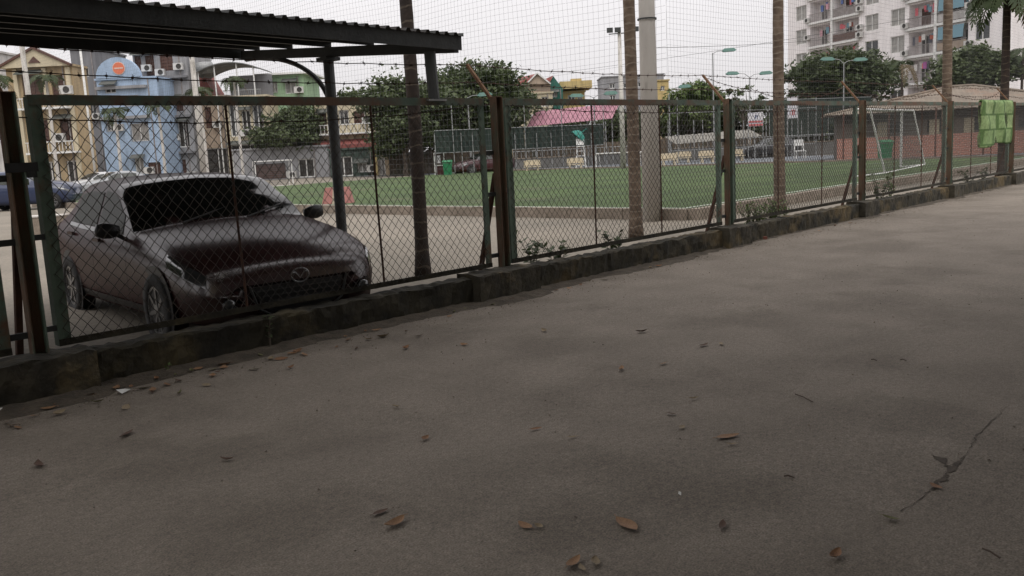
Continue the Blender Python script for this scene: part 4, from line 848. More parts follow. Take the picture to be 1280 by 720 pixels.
t, w, h, lc = house('cream terrace house with rounded sheet canopy on its roof', 286, 340, 122, 84, 'cream', [(292, 130, 304, 170, 'pane'), (307, 138, 318, 170, 'dark'), (321, 132, 334, 172, 'pane'), (290, 180, 338, 226, 'dark')])
x0, x1 = lc(252, 0)[0], lc(334, 0)[0]; zr0 = lc(0, 92)[1]; cp = []
for i in range(13): f = i/12; cp.append((x0+(x1-x0)*f, zr0+.8*math.sin(math.pi*f)**.8+.35*f))
q = MB()
for j in (0, 1): q.v += [(x, -.4+j*5, z) for x, z in cp]
q.f = [(i, i+1, 13+i+1, 13+i) for i in range(12)]; r = q.build('canopy_roof', M['awn0'], t); md = r.modifiers.new('thickness', 'SOLIDIFY'); md.thickness = .08
for i in (1, 4, 8, 11):
    zb_ = h if cp[i][0] > 0 else 0; MB().tube([(cp[i][0], -.1, zb_), (cp[i][0], -.1, cp[i][1])], .06, 6).build('canopy_post', M['white'], t)
MB().b2(0, 2.5, h+.17, w, 2.7, h+2.2).build('terrace_wall', W['grey'], t); rail_part(t, lc, 287, 334, 113, 121, .0, 'steel', False, 20)
tk = MB().lathe([(.001, -.9), (.5, -.85), (.55, 0), (.5, .85), (.001, .9)], n=14).build('water_tank', M['steel'], t, (lc(261, 0)[0], 1.0, lc(0, 82)[1]), smooth=True); tk.rotation_euler = (0, math.pi/2, 0)
t, w, h, lc = house('light green house with white flat roof right of the terrace house', 334, 388, 97, 88, 'green', [(347, 103, 355, 116, 'curtain'), (364, 104, 378, 118, 'curtain'), (342, 140, 372, 178, 'dark'), (378, 140, 386, 178, 'dark')])
MB().b2(-.4, -.6, h+.17, w+.8, 7, h+.34).build('roof_slab', M['white'], t); rail_part(t, lc, 336, 386, 170, 182, 1.0)
t, w, h, lc = house('cream house with balcony above the dark green garage', 398, 470, 126, 80, 'cream', [(404, 140, 412, 165, 'shutter'), (428, 138, 440, 156, 'pane'), (446, 140, 462, 156, 'shutter')])
rail_part(t, lc, 404, 468, 156, 166, .8); MB().bar((-.3, -1.2, lc(0, 183)[1]), (w+.4, -1.2, lc(0, 183)[1]), .2, .35).build('tiled_edge', M['redroof'], t); MB().add([(-.3, -1.2, lc(0, 182)[1]), (w+.4, -1.2, lc(0, 182)[1]), (w+.4, 0, lc(0, 174)[1]), (-.3, 0, lc(0, 174)[1])], [(0, 1, 2, 3)]).build('lean_to_roof', M['redroof'], t)
t, w, h, lc = house('dark green garage below the cream balcony house', 412, 472, 187, 74, 'dgreen', [(418, 195, 440, 226, 'dark'), (446, 204, 458, 216, 'curtain')], 3)
t, w, h, lc = house('small yellow gatehouse right of the dark green garage', 469, 484, 188, 72, 'yellow', [(472, 196, 481, 222, 'curtain')], 3)
t, w, h, lc = house('low grey shed with brown doors left of the dark green garage', 292, 410, 186, 78, 'grey2', [(318, 204, 356, 232, 'shutter'), (372, 200, 392, 228, 'dark')], 4)
t, w, h, lc = house('cream house with red gable roof above the pink awning', 650, 694, 118, 98, 'cream', [(664, 122, 672, 132, 'dark'), (680, 122, 689, 134, 'dark'), (655, 138, 664, 150, 'shutter'), (672, 138, 684, 152, 'pane')])
xr0, xr1 = lc(646, 0)[0], lc(676, 0)[0]; ze, zt = lc(0, 106)[1], lc(0, 96)[1]
MB().add([(lc(645, 0)[0], -.4, ze-.1), (lc(662, 0)[0], -.7, ze), (lc(676, 0)[0], -.7, zt+.2), (lc(652, 0)[0], 3, zt+.1)], [(0, 1, 2, 3)]).build('roof', M['redroof'], t)
MB().prism([(lc(662, 0)[0], ze), (lc(692, 0)[0], ze-.1), (lc(676, 0)[0], zt+.2)], -.5, 3).build('gable', W['peach'], t)
for A, B in ((662, 676), (676, 692)): MB().bar((lc(A, 0)[0], -.6, ze if A == 662 else zt+.25), (lc(B, 0)[0], -.6, zt+.25 if B == 676 else ze-.1), .3, .14).build('bargeboard', M['white'], t)
MB().b2(lc(652, 0)[0], -.01, h, lc(692, 0)[0], 3, ze).build('upper_wall', W['peach'], t)
t, w, h, lc = house('dark teal gable house right of the red gabled house', 687, 707, 112, 100, 'teal', [(694, 116, 700, 122, 'curtain')], 6, flat=False)
MB().prism([(0, h), (w, h), (lc(696, 0)[0], lc(0, 96)[1])], 0, 5).build('gable', W['teal'], t); MB().add([(-.9, 1, h+.9), (0, -.2, h), (lc(696, 0)[0], -.2, lc(0, 96)[1]+.05), (lc(688, 0)[0], 4, lc(0, 96)[1])], [(0, 1, 2, 3)]).build('roof', M['redroof'], t)
t, w, h, lc = house('yellow house with projecting top parapet right of the teal gable', 707, 734, 116, 102, 'yellow', [(713, 119, 722, 127, 'pane'), (725, 119, 731, 127, 'dark')])
MB().b2(-.35, -1.2, lc(0, 112)[1], w+.75, 4, lc(0, 103)[1]).build('parapet', W['yellow'], t); MB().b2(1, .4, lc(0, 103)[1], 2.2, 1.6, lc(0, 99)[1]).build('stair_head', W['yellow'], t)
t, w, h, lc = house('plain grey block far behind the floodlight pole', 756, 832, 96, 130, 'grey2', [(765, 104, 772, 110, 'pane'), (782, 104, 789, 110, 'pane'), (765, 118, 772, 125, 'pane'), (800, 104, 807, 110, 'pane')])
t, w, h, lc = house('pale yellow house behind the bright green tree', 824, 838, 102, 110, 'yellow', [(828, 108, 833, 114, 'pane')])
t, w, h, lc = house('tan house half hidden behind the third fence post', 868, 900, 112, 110, 'beige', [(890, 117, 896, 124, 'dark')])
# boundary wall and planting behind the courts
M['bwall'] = mat('boundary_wall', (.075, .058, .042), (.125, .095, .066), 1.2, .95, .4, 8, c3=(.06, .06, .04), s3=.8)
def bound(label, x0, x1, d0, d1, h):
    a, c = base(x0, d0), base(x1, d1); o = c-a; t = thing('boundary_wall', label, 'wall', a); n = 7
    for i in range(n): MB().bar((o*(i/n)).to_tuple()[:2]+(h/2,), (o*((i+.97)/n)).to_tuple()[:2]+(h/2,), .2, h).build('wall_panel', M['bwall'], t)
    for i in range(n+1): MB().box(o.x*i/n, o.y*i/n, h/2+.06, .3, .3, h+.12, FACE).build('pillar', W['tan'] if i % 3 == 0 else W['kdark'], t)
bound('stained brown boundary wall behind the benches and the green screen', 484, 835, 70, 74, 1.75)
bound('stained brown boundary wall behind the pale canopy and the lane', 825, 1075, 76, 82, 1.9)
# ------------------------------------------------------------------ brick kiosk building
kb = thing('brick_kiosk', 'low building with brick wall base and tan corrugated hip roof', 'building', base(1046, 50)); A = base(1046, 50); B = base(1345, 46.5); o = B-A; kb.rotation_euler.z = math.atan2(o.y, o.x); L = o.length
bw = MB(); bw.b2(0, 0, 0, L, .22, 1.2); bw.build('brick_wall', M['brick'], kb); ops = []
for i in range(6): ops.append((2.4+i*2.2, 1.35, 3.4+i*2.2, 2.0))
b = MB(); facade(b, L, 1.27, ops, .2, 0, 1.205, .04); b.quad((L, .04, 0), (L, 4.6, 0), (L, 4.6, 2.47), (L, .04, 2.47)); b.quad((0, 4.6, 0), (0, .04, 0), (0, .04, 2.47), (0, 4.6, 2.47)); b.build('upper_wall', W['kdark'], kb)  # upper wall coloured dark brown to stand for the shade under the roof
for x in (2.1, 4.7, 6.4): MB().b2(x, .005, 1.21, x+.5, .035, 2.0).build('plaster_pier', W['beige'], kb)
for q in ops: window(kb, q, 'pane', .2, .04, 'darksteel')
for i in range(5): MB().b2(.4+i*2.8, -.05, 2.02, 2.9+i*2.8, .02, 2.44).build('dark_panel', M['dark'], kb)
for i in range(7): MB().box(.3+i*2.3, -.9, 1.3, .08, .08, 2.6).build('post', M['brownwood'], kb)
ez, rz_, ov = 2.5, 3.75, .7; xa, xb, ym = 6.0, 7.2, 2.4
def roof_pts(p0, p1, t0, t1, n):                               # corrugated slope between an eave p0-p1 and a ridge t0-t1
    b = MB(); p0, p1, t0, t1 = map(Vector, (p0, p1, t0, t1))
    for i in range(n+1):
        e = p0.lerp(p1, i/n); f = i/n; d = (p1-p0); L0 = d.length; a0 = (t0-p0).dot(d)/L0/L0; a1 = (t1-p0).dot(d)/L0/L0
        k = min(1, f/a0 if f < a0 else ((1-f)/(1-a1) if f > a1 else 1)); up = (t0-p0)-d*a0; w_ = Vector((0, 0, .035*(i % 2))); b.v += [tuple(e+w_), tuple(e+up*k+w_)]
    b.f = [(2*i, 2*i+2, 2*i+3, 2*i+1) for i in range(n)]; r = b.build('roof_slope', M['tanroof'], kb); md = r.modifiers.new('thickness', 'SOLIDIFY'); md.thickness = .03
y1 = 2*ym+ov
roof_pts((-ov, -ov, ez), (L+ov, -ov, ez), (xa, ym, rz_), (xb, ym, rz_), 100); roof_pts((L+ov, -ov, ez), (L+ov, y1, ez), (xb, ym, rz_), (xb, ym, rz_), 50)
roof_pts((L+ov, y1, ez), (-ov, y1, ez), (xb, ym, rz_), (xa, ym, rz_), 100); roof_pts((-ov, y1, ez), (-ov, -ov, ez), (xa, ym, rz_), (xa, ym, rz_), 50)
for P in ([(-ov, -ov, ez+.02), (xa, ym, rz_+.04)], [(xa, ym, rz_+.04), (xb, ym, rz_+.04)], [(xb, ym, rz_+.04), (L+ov, -ov, ez+.02)]): MB().tube(P, .08, 6).build('ridge_cap', M['tanroof'], kb)
# ------------------------------------------------------------------ white apartment block
PA = Vector((113.05, 56.38, 0)); da = Vector((-.43, -.90, 0)).normalized()
ap = thing('apartment_block', 'tall white apartment block with balconies, air conditioners and laundry', 'building', PA, math.atan2(da.y, da.x)); LA, HA, FH = 33.0, 24.5, 2.95
ops = []; bal = []
for k in range(8):
    z = .5+k*FH
    for a, c in ((1.6, 3.7), (14.0, 16.1), (18.0, 20.1), (29.4, 31.2)): ops.append((a, z+.7, c, z+2.55, 'curtain' if (k*7+int(a)) % 5 else 'pane'))
    for a, c in ((4.4, 8.4), (8.8, 13.0), (20.7, 24.4), (24.8, 28.6)): bal.append((a, z+.12, c, z+2.62, 'bal', 1.4))
b = MB(); facade(b, LA, HA, ops+bal, .18); b.quad((LA, 0, 0), (LA, 16, 0), (LA, 16, HA), (LA, 0, HA)); b.quad((0, 16, 0), (0, 0, 0), (0, 0, HA), (0, 16, HA)); b.quad((LA, 16, 0), (0, 16, 0), (0, 16, HA), (LA, 16, HA)); b.quad((0, 0, HA), (LA, 0, HA), (LA, 16, HA), (0, 16, HA))
for a, c, d, e, _, tt in bal: b.quad((a, tt, c), (d, tt, c), (d, tt, e), (a, tt, e))
W['apt'] = wallmat('apartment_render', (.84, .80, .79), (.76, .72, .71), (.66, .62, .61)); b.build('wall', W['apt'], ap)
for q in ops: window(ap, q, q[4], .18)
R = random.Random(5); M['ac'] = mat('air_conditioner', (.6, .59, .56), (.5, .49, .47), 3, .6); M['railgrey'] = mat('balcony_bars', (.28, .26, .25), (.2, .17, .16), 3, .6); lcol = [mat('laundry_%d' % i, c, None, rough=.9) for i, c in enumerate(((.5, .12, .14), (.12, .18, .4), (.6, .58, .55), (.16, .28, .34), (.35, .12, .3), (.6, .35, .4), (.1, .1, .12), (.4, .12, .08)))]
acm = MB(); acm.box(0, -.25, 0, .85, .42, .6); acm = acm.mesh('air_conditioner', M['ac']); fan = MB().lathe([(.001, .0), (.22, .0), (.24, .02)], n=14).mesh('fan', M['dark'])
bars = {}
for j, (a, c, d, e, _, tt) in enumerate(bal):
    w_ = d-a; k = round(w_, 2)
    MB().b2(a-.25, -.32, c-.24, d+.25, -.002, c+.02).build('balcony_slab', M['white'], ap)
    if k not in bars:
        q = MB(); q.box(w_/2, 0, 1.0, w_, .06, .06); q.box(w_/2, 0, .08, w_, .05, .05)
        for i in range(int(w_/.16)): q.box(.08+i*.16, 0, .54, .03, .03, .9)
        bars[k] = q.mesh('railing', M['railgrey'])
    link('railing', bars[k], ap, (a, -.22, c+.02))
    window(ap, (a+.5, c+.05, a+1.7, c+2.1), 'shutter' if j % 3 == 0 else 'pane', tt, 0); window(ap, (d-1.6, c+.9, d-.5, c+2.1), 'pane', tt, 0)
    if j % 2: MB().box((a+d)/2, -.21, c+.5, w_-.1, .025, .8).build('balcony_screen', [M['railgrey'], W['grey2'], W['peach'], M['brownwood'], W['white']][j//2 % 5], ap)
    for i in range(R.randint(3, 8)):
        x = a+.3+(w_-.6)*R.random(); l = R.uniform(.4, .9); ww = R.uniform(.25, .55); q = MB(); q.add([(0, 0, 0), (ww, .03, 0), (ww*.9, .06, -l), (ww*.1, -.02, -l), (0, .03, 0), (ww, .06, 0), (ww*.9, .09, -l), (ww*.1, .01, -l)], [(0,1,2,3),(7,6,5,4),(0,4,5,1),(2,6,7,3),(1,5,6,2),(3,7,4,0)])
        q.build('laundry', lcol[R.randint(0, 7)], ap, (x, R.uniform(.05, .6), c+R.uniform(1.9, 2.35)))
    if R.random() < .16: MB().add([(a+.2, -.25, c+2.5), (d-.3, -.25, c+2.5), (d-.3, -.35, c+1.2), (a+.2, -.35, c+1.2)], [(0, 1, 2, 3)]).build('sun_blind', lcol[3] if j % 2 else M['greyroof'], ap)
for k in range(8):
    z = .5+k*FH
    for x, s in ((4.15, -1), (13.4, 1), (20.4, -1), (28.95, 1)):
        for dz in (.5, 1.35):
            if R.random() < .82: q = link('air_conditioner', acm, ap, (x, -.05, z+dz)); f = link('fan', fan, q, (.1, -.465, 0)); f.rotation_euler = (math.pi/2, 0, 0)
rh = random.Random(9); M['awn'] = mat('dark_awning', (.06, .07, .06), (.10, .10, .09), 2, .8)
for t, w, h, ops_ in HS[:14]:
    for q in ops_:
        if q[4] != 'dark' and rh.random() < .45: z = link('air_conditioner', acm, t, (min(w-.5, q[2]+.55), -.02, q[1]+.3)); f = link('fan', fan, z, (.1, -.465, 0)); f.rotation_euler = (math.pi/2, 0, 0)
        if rh.random() < .4: a, c, d, e = q[:4]; MB().add([(a-.2, -.01, e+.35), (d+.2, -.01, e+.35), (d+.2, -.7, e+.02), (a-.2, -.7, e+.02), (a-.2, -.01, e+.31), (d+.2, -.01, e+.31), (d+.2, -.7, e-.02), (a-.2, -.7, e-.02)], [(0,3,2,1),(4,5,6,7),(2,3,7,6),(0,4,7,3),(1,2,6,5)]).build('window_awning', M['awn'], t)
        elif q[4] in ('pane', 'curtain') and q[3]-q[1] < 3:
            g = MB(); a, c, d, e = q[:4]
            for i in range(int((d-a)/.16)+1): g.box(a+i*.16, -.06, (c+e)/2, .022, .022, e-c)
            for k in range(4): g.box((a+d)/2, -.06, c+(e-c)*k/3, d-a, .026, .022)
            g.build('window_grille', M['railgrey'], t)
    MB().tube([(w*.86, -.06, 0), (w*.86, -.06, h)], .05, 6).build('drain_pipe', M['railgrey'], t)
for x in (8.6, 24.6): MB().box(x, -.14, HA/2, .34, .3, HA).build('pilaster', M['white'], ap)
for k in range(8): 
    q = window(ap, (0, 0, 1.4, 1.8), 'pane'); q.location = (LA+.03, 3.2, 1.4+k*FH); q.rotation_euler = (0, 0, math.pi/2)
yb = thing('yellow_balcony_building', 'sliver of yellow balconies at the right edge beside the apartment block', 'building', base(1268, 92), FACE)
MB().b2(.3, .2, 0, 9, 8, 16).build('wall', W['cream'], yb)
for z in (3.4, 6.6, 9.8, 13): MB().b2(0, -.9, z, 9, .19, z+1.1).build('balcony', W['yellow'], yb); MB().b2(1, .16, z-2, 2.4, .195, z-.2).build('window', M['pane'], yb)
# ------------------------------------------------------------------ overhead wires
for i, (x0, y0, d0, x1, y1, d1, lab) in enumerate(((690, 92, 80, 1290, -5, 60, 'thin power cable crossing the sky above the lamps'), (640, 112, 90, 812, 96, 40, 'thin cable running from the red gabled house to the concrete pole'), (812, 60, 40, 1100, 40, 100, 'thin cable between the concrete pole and the apartment block'))):
    a, c = dep(x0, y0, d0), dep(x1, y1, d1); tag(MB().tube([a.lerp(c, k/16)-Vector((0, 0, 1.2*(k/16)*(1-k/16))) for k in range(17)], .011, 4).build('power_cable', M['black']), lab, 'cable', 'cables across the sky')
# ------------------------------------------------------------------ green quilt on the fence
M['quilt'] = mat('quilt_cloth', (.10, .20, .03), (.13, .25, .045), 8, .95)
def quilt_nodes(m):
    t = m.node_tree; N = t.nodes; L = t.links; p = N['Principled BSDF']; uv = N.new('ShaderNodeTexCoord'); mp = N.new('ShaderNodeMapping'); L.new(uv.outputs['Object'], mp.inputs[0]); mp.inputs['Rotation'].default_value = (math.pi/2, 0, 0); mp.inputs['Scale'].default_value = (.26, 1, 1)
    b = N.new('ShaderNodeTexBrick'); L.new(mp.outputs[0], b.inputs['Vector']); b.offset = .5; b.inputs['Scale'].default_value = 1; b.inputs['Brick Width'].default_value = .205; b.inputs['Row Height'].default_value = .36; b.inputs['Mortar Size'].default_value = .032; b.inputs['Mortar Smooth'].default_value = .6
    b.inputs['Color1'].default_value = (.23, .31, .135, 1); b.inputs['Color2'].default_value = (.18, .27, .105, 1); b.inputs['Mortar'].default_value = (.07, .13, .035, 1)
    n = N.new('ShaderNodeTexNoise'); n.inputs['Scale'].default_value = 14; L.new(uv.outputs['Object'], n.inputs['Vector']); mr = N.new('ShaderNodeMapRange'); mr.inputs[1].default_value = .3; mr.inputs[2].default_value = .7; mr.inputs[3].default_value = .7; mr.inputs[4].default_value = 1.2; L.new(n.outputs[0], mr.inputs[0])
    v = N.new('ShaderNodeVectorMath'); v.operation = 'SCALE'; L.new(b.outputs[0], v.inputs[0]); L.new(mr.outputs[0], v.inputs['Scale']); L.new(v.outputs[0], p.inputs['Base Color'])
quilt_nodes(M['quilt'])
q = MB(); nx, nz = 40, 44; qu0, qu1 = 23.35, 25.95
for i in range(nx+1):
    for k in range(nz+1):
        f = i/nx; s = k/nz*2.05; x = (qu1-qu0)*(f-.5)*(1-.05*s/2+.02*math.sin(k*.4))
        front = 1.08-.06*f+.03*math.sin(f*9); r = .05
        if s < front: z = -(front-s); y = -.055-.035*math.sin(f*14+z*2)*min(1, -z*2)-.012*math.sin(z*9+f*3)-.02*math.sin(f*23+z)
        elif s < front+.14: a = (s-front)/.14*math.pi; z = .045*math.sin(a); y = -.055*math.cos(a)
        else: z = -(s-front-.14); y = .06+.03*math.sin(f*11+z*3)*min(1, -z*2)
        q.v.append((x, y, z+PT+.02))
q.f = [(i*(nz+1)+k, (i+1)*(nz+1)+k, (i+1)*(nz+1)+k+1, i*(nz+1)+k+1) for i in range(nx) for k in range(nz)]
o = q.build('quilt', M['quilt'], None, ((qu0+qu1)/2, FV+.02, 0), smooth=True); tag(o, 'green checked quilt hung over the fence rail to dry', 'quilt'); md = o.modifiers.new('thickness', 'SOLIDIFY'); md.thickness = .03
# ------------------------------------------------------------------ fallen leaves and litter on the road
LM = [mat('dry_leaf_%d' % i, a, c, 25, .8) for i, (a, c) in enumerate((((.23, .115, .052), (.14, .07, .035)), ((.27, .155, .075), (.18, .095, .048)), ((.10, .05, .03), (.06, .035, .022)), ((.26, .20, .12), (.17, .13, .08)), ((.09, .10, .04), (.14, .12, .05))))]
def leaf_mesh(seed, curl, m):
    R = random.Random(seed); b = MB(); n = 8; tw = R.uniform(-.3, .3); wid = R.uniform(.18, .3)
    for i in range(n+1):
        f = i/n; w = wid*math.sin(math.pi*f)**.75*(1-.25*f)+.004; x = f-.5; zc = .22*curl*(2*x)**2*R.uniform(.9, 1.1)
        for s in (-1, -.5, 0, .5, 1): b.v.append((x, s*w+.05*math.sin(f*3+tw), zc+curl*.55*w*s*s+tw*.2*s*w+R.uniform(-.008, .008)))
    b.f = [(i*5+k, (i+1)*5+k, (i+1)*5+k+1, i*5+k+1) for i in range(n) for k in range(4)]
    st = len(b.v); b.tube([(-.5, 0, .2*curl), (-.66, .03, .17*curl+.01)], .012, 4); me = b.mesh('fallen_leaf', m, True); return me
LV = [leaf_mesh(i, (.15, .5, .8, .25, .9, .4)[i % 6], LM[i % 5]) for i in range(12)]
big = [(783, 659, .125, 1, 'largest brown leaf on the road, curled like a boat near the bottom'), (50, 583, .105, 2, 'dark brown leaf at the lower left of the road'), (493, 657, .10, 1, 'flat tan leaf left of the lower middle of the road'), (476, 643, .07, 2, 'small dark crumpled leaf beside the flat tan leaf'), (532, 550, .06, 0, 'upright orange brown leaf in the middle left of the road'), (657, 659, .075, 1, 'folded brown leaf left of the largest leaf'), (674, 661, .04, 3, 'tiny curled leaf between the folded leaf and the largest leaf'), (718, 707, .085, 1, 'tan leaf at the bottom edge of the picture'), (745, 705, .06, 3, 'narrow grey leaf at the bottom edge right of the tan one'), (728, 713, .05, 3, 'pale leaf scrap below the tan leaf at the bottom edge'),
       (910, 548, .115, 1, 'broad brown leaf on the right half of the road'), (914, 557, .05, 3, 'small tan leaf touching the broad brown leaf'), (853, 536, .055, 3, 'tan leaf left of the broad brown leaf'), (839, 519, .055, 2, 'dark narrow leaf above the tan leaf'), (867, 500, .055, 3, 'folded tan leaf in the middle right of the road'), (776, 463, .085, 1, 'brown leaf lying in the middle of the road'), (828, 456, .06, 1, 'small brown leaf right of the one in the middle of the road'), (670, 538, .06, 0, 'orange brown leaf in the centre of the road'), (715, 548, .05, 3, 'small pale leaf right of the central orange leaf'), (880, 433, .09, 2, 'dark leaf on the upper right of the road'), (902, 431, .08, 3, 'pale leaf next to the dark leaf on the upper right'), (1043, 697, .07, 0, 'orange leaf at the bottom right of the road'), (1113, 651, .06, 4, 'greenish leaf at the lower right of the road'), (902, 660, .07, 2, 'thin dark leaf right of the largest leaf'), (1170, 610, .06, 0, 'reddish leaf near the crack at the lower right'), (284, 576, .07, 2, 'dark leaf below the litter at the left'), (160, 544, .10, 2, 'dark split leaf left of the middle of the road'), (495, 510, .05, 3, 'small pale leaf above the orange leaf at the middle left'), (680, 415, .09, 3, 'pale thin leaf on the far side of the road'), (802, 416, .09, 2, 'dark thin leaf on the far side of the road')]
rl = random.Random(21)
for i, (x, y, s, m, lab) in enumerate(big):
    o = link('fallen_leaf', leaf_mesh(100+i, rl.uniform(.2, .95), LM[m]), None, gnd(x, y)+Vector((0, 0, .009)), rl.uniform(0, 6.28)); o.scale = (s*1.22, s*1.2, s*1.1); o.rotation_euler.x = rl.uniform(-.25, .25); tag(o, lab, 'leaf', 'fallen leaves on the road')
def near_wall(n, x0, x1, sp, label, group, smin, smax):
    for i in range(n):
        x = x0+(x1-x0)*rl.random(); v = 6.44-abs(rl.gauss(0, sp)); o = link('fallen_leaf', LV[rl.randrange(12)], None, (x, v, .008), rl.uniform(0, 6.28)); s = rl.uniform(smin, smax); o.scale = (s, s, s); o.rotation_euler.x = rl.uniform(-.4, .4); tag(o, label, 'leaf', group)
near_wall(58, 1.0, 5.0, .36, 'dry brown leaf in the litter along the wall foot before the car', 'leaf litter before the car', .05, .115)
near_wall(12, 4.6, 8.5, .14, 'dry leaf at the foot of the wall near the second plinth', 'leaf litter by the second plinth', .04, .09)
near_wall(12, 9, 24, .12, 'dry leaf at the foot of the wall along the far half of the fence', 'leaf litter along the far wall foot', .05, .1)
M['twig'] = mat('twig', (.05, .035, .025), (.08, .055, .04), 10, .9); M['paper'] = mat('paper_scrap', (.6, .6, .57), None, rough=.8)
for x0, y0, x1, y1, lab in ((994, 494, 1016, 504, 'longest thin dark twig on the right half of the road'), (980, 597, 993, 599, 'short dark twig at the lower right of the road'), (1089, 451, 1096, 452, 'tiny dark twig on the far right of the road'), (1125, 451, 1133, 452, 'tiny twig right of another on the far right of the road'), (1228, 688, 1250, 700, 'dark twig at the bottom right corner')):
    a, c = gnd(x0, y0), gnd(x1, y1); m = a.lerp(c, .5); d = c-a; tag(MB().tube([-d/2, Vector((0, .004, .006)), d/2], .0035, 5).build('twig', M['twig'], None, m+Vector((0, 0, .008))), lab, 'twig', 'twigs on the road')
for x, y, s, lab in ((155, 491, .05, 'white paper scrap among the leaves by the wall'), (6, 515, .06, 'white paper scrap at the left edge'), (850, 620, .012, 'tiny white speck of litter on the lower right of the road')):
    o = MB().add([(-s, -s*.5, 0), (s, -s*.4, .006), (s*.9, s*.5, .01), (-s*.8, s*.6, s*.5)], [(0, 1, 2, 3)]).build('paper_scrap', M['paper'], None, gnd(x, y)+Vector((0, 0, .008)), .5); tag(o, lab, 'litter', 'white scraps on the road')
# crumbs of earth and grit on the road, too many to count
Rg = np.random.RandomState(4); n = 2600; uu = Rg.uniform(.5, 24, n); vv = np.where(Rg.rand(n) < .55, 6.42-np.abs(Rg.normal(0, .25, n)), Rg.uniform(-1, 6.3, n)); s = Rg.uniform(.003, .010, (n, 1)); P = np.stack([uu, vv, np.full(n, .006)], 1)
T4 = np.array([[(1, 0, 0), (-.5, .87, 0), (0, 0, .8)], [(-.5, .87, 0), (-.5, -.87, 0), (0, 0, .8)], [(-.5, -.87, 0), (1, 0, 0), (0, 0, .8)]]); A = (P[:, None, None, :]+T4[None]*s[:, :, None, None]*Rg.uniform(.6, 1.3, (n, 1, 1, 3))).reshape(-1, 3, 3)
M['grit'] = mat('grit', (.07, .055, .04), (.16, .13, .1), 30, .95); tag(quads('road_grit', A, M['grit']), 'scattered grit and crumbs of earth on the road', 'grit', kind='stuff')
for i, (x, y, s) in enumerate(((947, 297, .12), (970, 293, .14), (955, 299, .08))):
    o = MB().box(0, 0, s*.28, s*1.5, s*.8, s*.55).build('brick_piece', mat('loose_brick_%d' % i, (.2, .07, .05), (.14, .06, .045), 9, .9), None, gnd(x, y), .4*i); tag(o, ['small brick piece by the third plinth', 'larger broken brick at the wall foot right of the third plinth', 'little brick crumb between the two brick pieces'][i], 'brick', 'loose bricks by the wall')

M['crack'] = mat('crack_dirt', (.045, .035, .026), (.075, .058, .042), 20, .95); M['scuff'] = mat('cement_scuff', (.215, .185, .155), (.19, .16, .13), 6, .95)
rdo = bpy.data.objects['road']; rk = random.Random(17)
def crack(px, w, m, name, jit=.6, sub=7, amp=.02, zz=.0025):
    P = [gnd(x, y) for x, y in px]; pts = []
    for a, c in zip(P[:-1], P[1:]):
        for i in range(sub): q = a.lerp(c, i/sub); pts.append((q.x+rk.uniform(-amp, amp), q.y+rk.uniform(-amp, amp)))
    pts.append((P[-1].x, P[-1].y)); b = MB(); prev = None; n = len(pts)
    for i, (x, y) in enumerate(pts):
        d = Vector((pts[min(i+1, n-1)][0]-pts[max(i-1, 0)][0], pts[min(i+1, n-1)][1]-pts[max(i-1, 0)][1], 0)).normalized(); ww = w*(1+rk.uniform(-jit, jit))*(.25+.75*math.sin(math.pi*i/(n-1)))/2
        cur = [(x+e*d.y*ww, y-e*d.x*ww) for e in (1, -1)]; cur = [(a, c, roadz(a, c)+zz) for a, c in cur]
        if prev: b.quad(prev[0], cur[0], cur[1], prev[1])
        prev = cur
    b.build(name, m, rdo)
crack([(1158, 618), (1176, 602), (1190, 590), (1198, 580), (1207, 570)], .022, M['crack'], 'road_crack', .95, 9, .012); crack([(1207, 570), (1222, 545), (1262, 505)], .005, M['crack'], 'road_crack', .9, 12, .01); crack([(1120, 645), (1158, 618)], .005, M['crack'], 'road_crack', .9, 9, .01)
crack([(1190, 588), (1178, 575), (1165, 570)], .03, M['crack'], 'road_crack', .95, 8, .015)
def blotch(x, y, ru, rv, ang, name='cement_scuff'):
    c = gnd(x, y); b = MB(); n = 26; ring = []
    for i in range(n):
        t = 2*math.pi*i/n; k = 1+.35*math.sin(3*t+x)*rk.uniform(.4, 1)+rk.uniform(-.16, .16); a, e = ru*k*math.cos(t), rv*k*math.sin(t); p = (c.x+a*math.cos(ang)-e*math.sin(ang), c.y+a*math.sin(ang)+e*math.cos(ang)); ring.append((p[0], p[1], roadz(*p)+.002))
    b.add(ring, [tuple(range(n))]); b.build(name, M['scuff'], rdo)
# ------------------------------------------------------------------ near side of the road, behind and above the camera: unseen trees and houses added to shade the road
def near_tree(label, loc, blobs, n, seed):
    t = tree('shading_tree', label, loc, 6, blobs, n, .17, seed, M['leaf'], .2, 'unseen trees added to shade the road'); return t
near_tree('broad unseen street tree added behind the camera to shade the road, left', (-2.6, -2.6, 0), [(1.6, 2.6, 5.6, 2.6, 2.4, 1.0), (4.2, 4.6, 5.9, 2.4, 2.2, .9), (.2, 5.2, 5.6, 2.4, 2.2, .9), (3.4, 1.0, 6.2, 2.4, 2.2, 1.0), (-1.5, 1.5, 6, 2.6, 2.4, 1.1), (1.8, 7.2, 6.2, 2.4, 1.7, .8), (5.2, 7.4, 6.4, 2.0, 1.6, .8)], 13000, 301)
near_tree('broad unseen street tree added behind the camera to shade the road, middle', (4.6, -2.9, 0), [(.6, 2.2, 6.0, 2.6, 2.4, 1.0), (.2, 3.4, 4.3, 2.2, 1.6, .7), (-1.2, 3.0, 5.0, 2.0, 1.8, .8), (1.4, 2.6, 5.2, 2.0, 1.8, .8), (2.8, 4.2, 6.3, 2.4, 2.2, .9), (3.6, 1.2, 6.4, 2.4, 2.4, 1.0), (.8, 5.4, 6.6, 2.4, 2.0, .9), (-.8, .4, 6.6, 2.4, 2.4, 1.1)], 15000, 302)
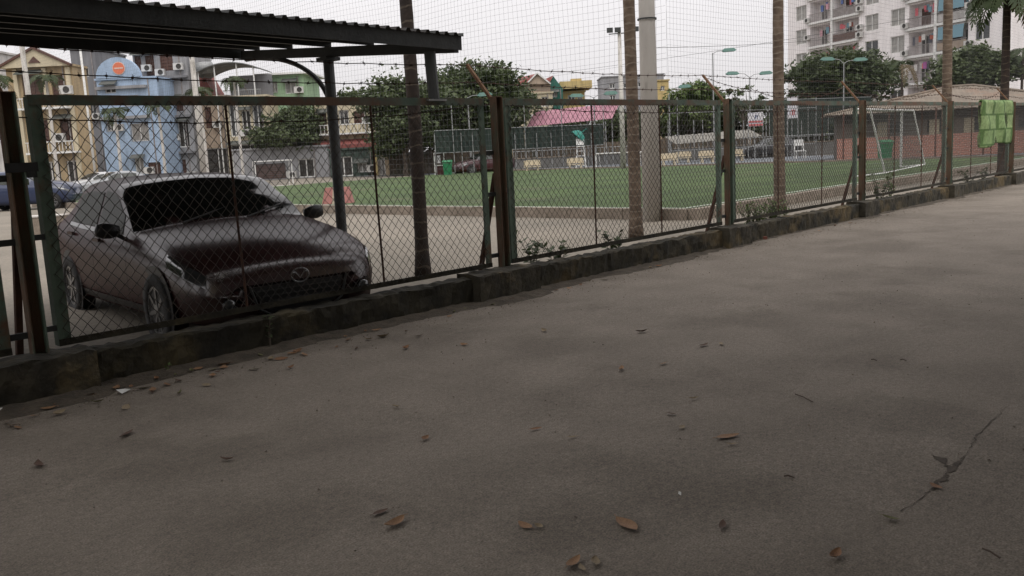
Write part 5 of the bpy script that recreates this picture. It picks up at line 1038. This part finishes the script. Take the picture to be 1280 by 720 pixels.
near_tree('broad unseen street tree added behind the camera to shade the road, right', (11.2, -3.2, 0), [(.2, 2.0, 6.2, 2.6, 2.4, 1.1), (2.2, 3.2, 6.6, 2.4, 2.0, .9), (-1.6, 3.6, 6.5, 2.2, 2.0, .9), (3.4, .6, 6.4, 2.4, 2.2, 1.0)], 8500, 303)
def near_house(label, u0, u1, v, h, m):
    t = thing('shading_house', label, 'house', (u1, v, 0), math.pi); w = u1-u0; ops = []
    k = int(w/3.2)
    for s in range(int(h/3.3)):
        for i in range(k): x = w*(i+.5)/k; ops.append((x-.6, .9+s*3.3, x+.6, 2.5+s*3.3, 'pane') if (s or i % 3) else (x-.6, .02, x+.6, 2.3, 'shutter'))
    b = MB(); facade(b, w, h, ops); b.quad((w, 0, 0), (w, 7, 0), (w, 7, h), (w, 0, h)); b.quad((0, 7, 0), (0, 0, 0), (0, 0, h), (0, 7, h)); b.quad((0, 0, h), (w, 0, h), (w, 7, h), (0, 7, h)); b.build('wall', W[m], t)
    for q in ops: window(t, q, q[4])
    MB().b2(-.1, -.3, h+.005, w+.1, 7, h+.2).build('cornice', W[m], t)
near_house('unseen ochre house added behind the camera to shade the road', -16, -2.5, -4.6, 9.9, 'beige')
near_house('unseen grey house added behind the camera to shade the road, next to the ochre one', -2.4, 9, -4.6, 13.2, 'grey2')
near_house('unseen cream house added behind the camera to shade the road, at the right', 9.1, 16, -4.6, 8, 'cream')

# unseen trees added at the left so the car's side reflects dark foliage
for i, (u, v, lab) in enumerate(((-7, 20, 'dense unseen tree added left of the frame beside the shelter'), (-14, 26, 'dense unseen tree added farther left of the frame'), (-3, 33, 'dense unseen tree added left of the frame in front of the houses'), (-12, 13, 'dense unseen tree added at the left end of the shelter'))):
    tree('reflection_tree', lab, (u, v, -.1), 7, [(rk.uniform(-2.2, 2.2), rk.uniform(-2.2, 2.2), rk.uniform(2.2, 6.5), 2.2, 2.2, 1.5) for _ in range(9)], 6000, .2, 330+i, M['leaf'], .2, 'unseen trees added left of the frame')
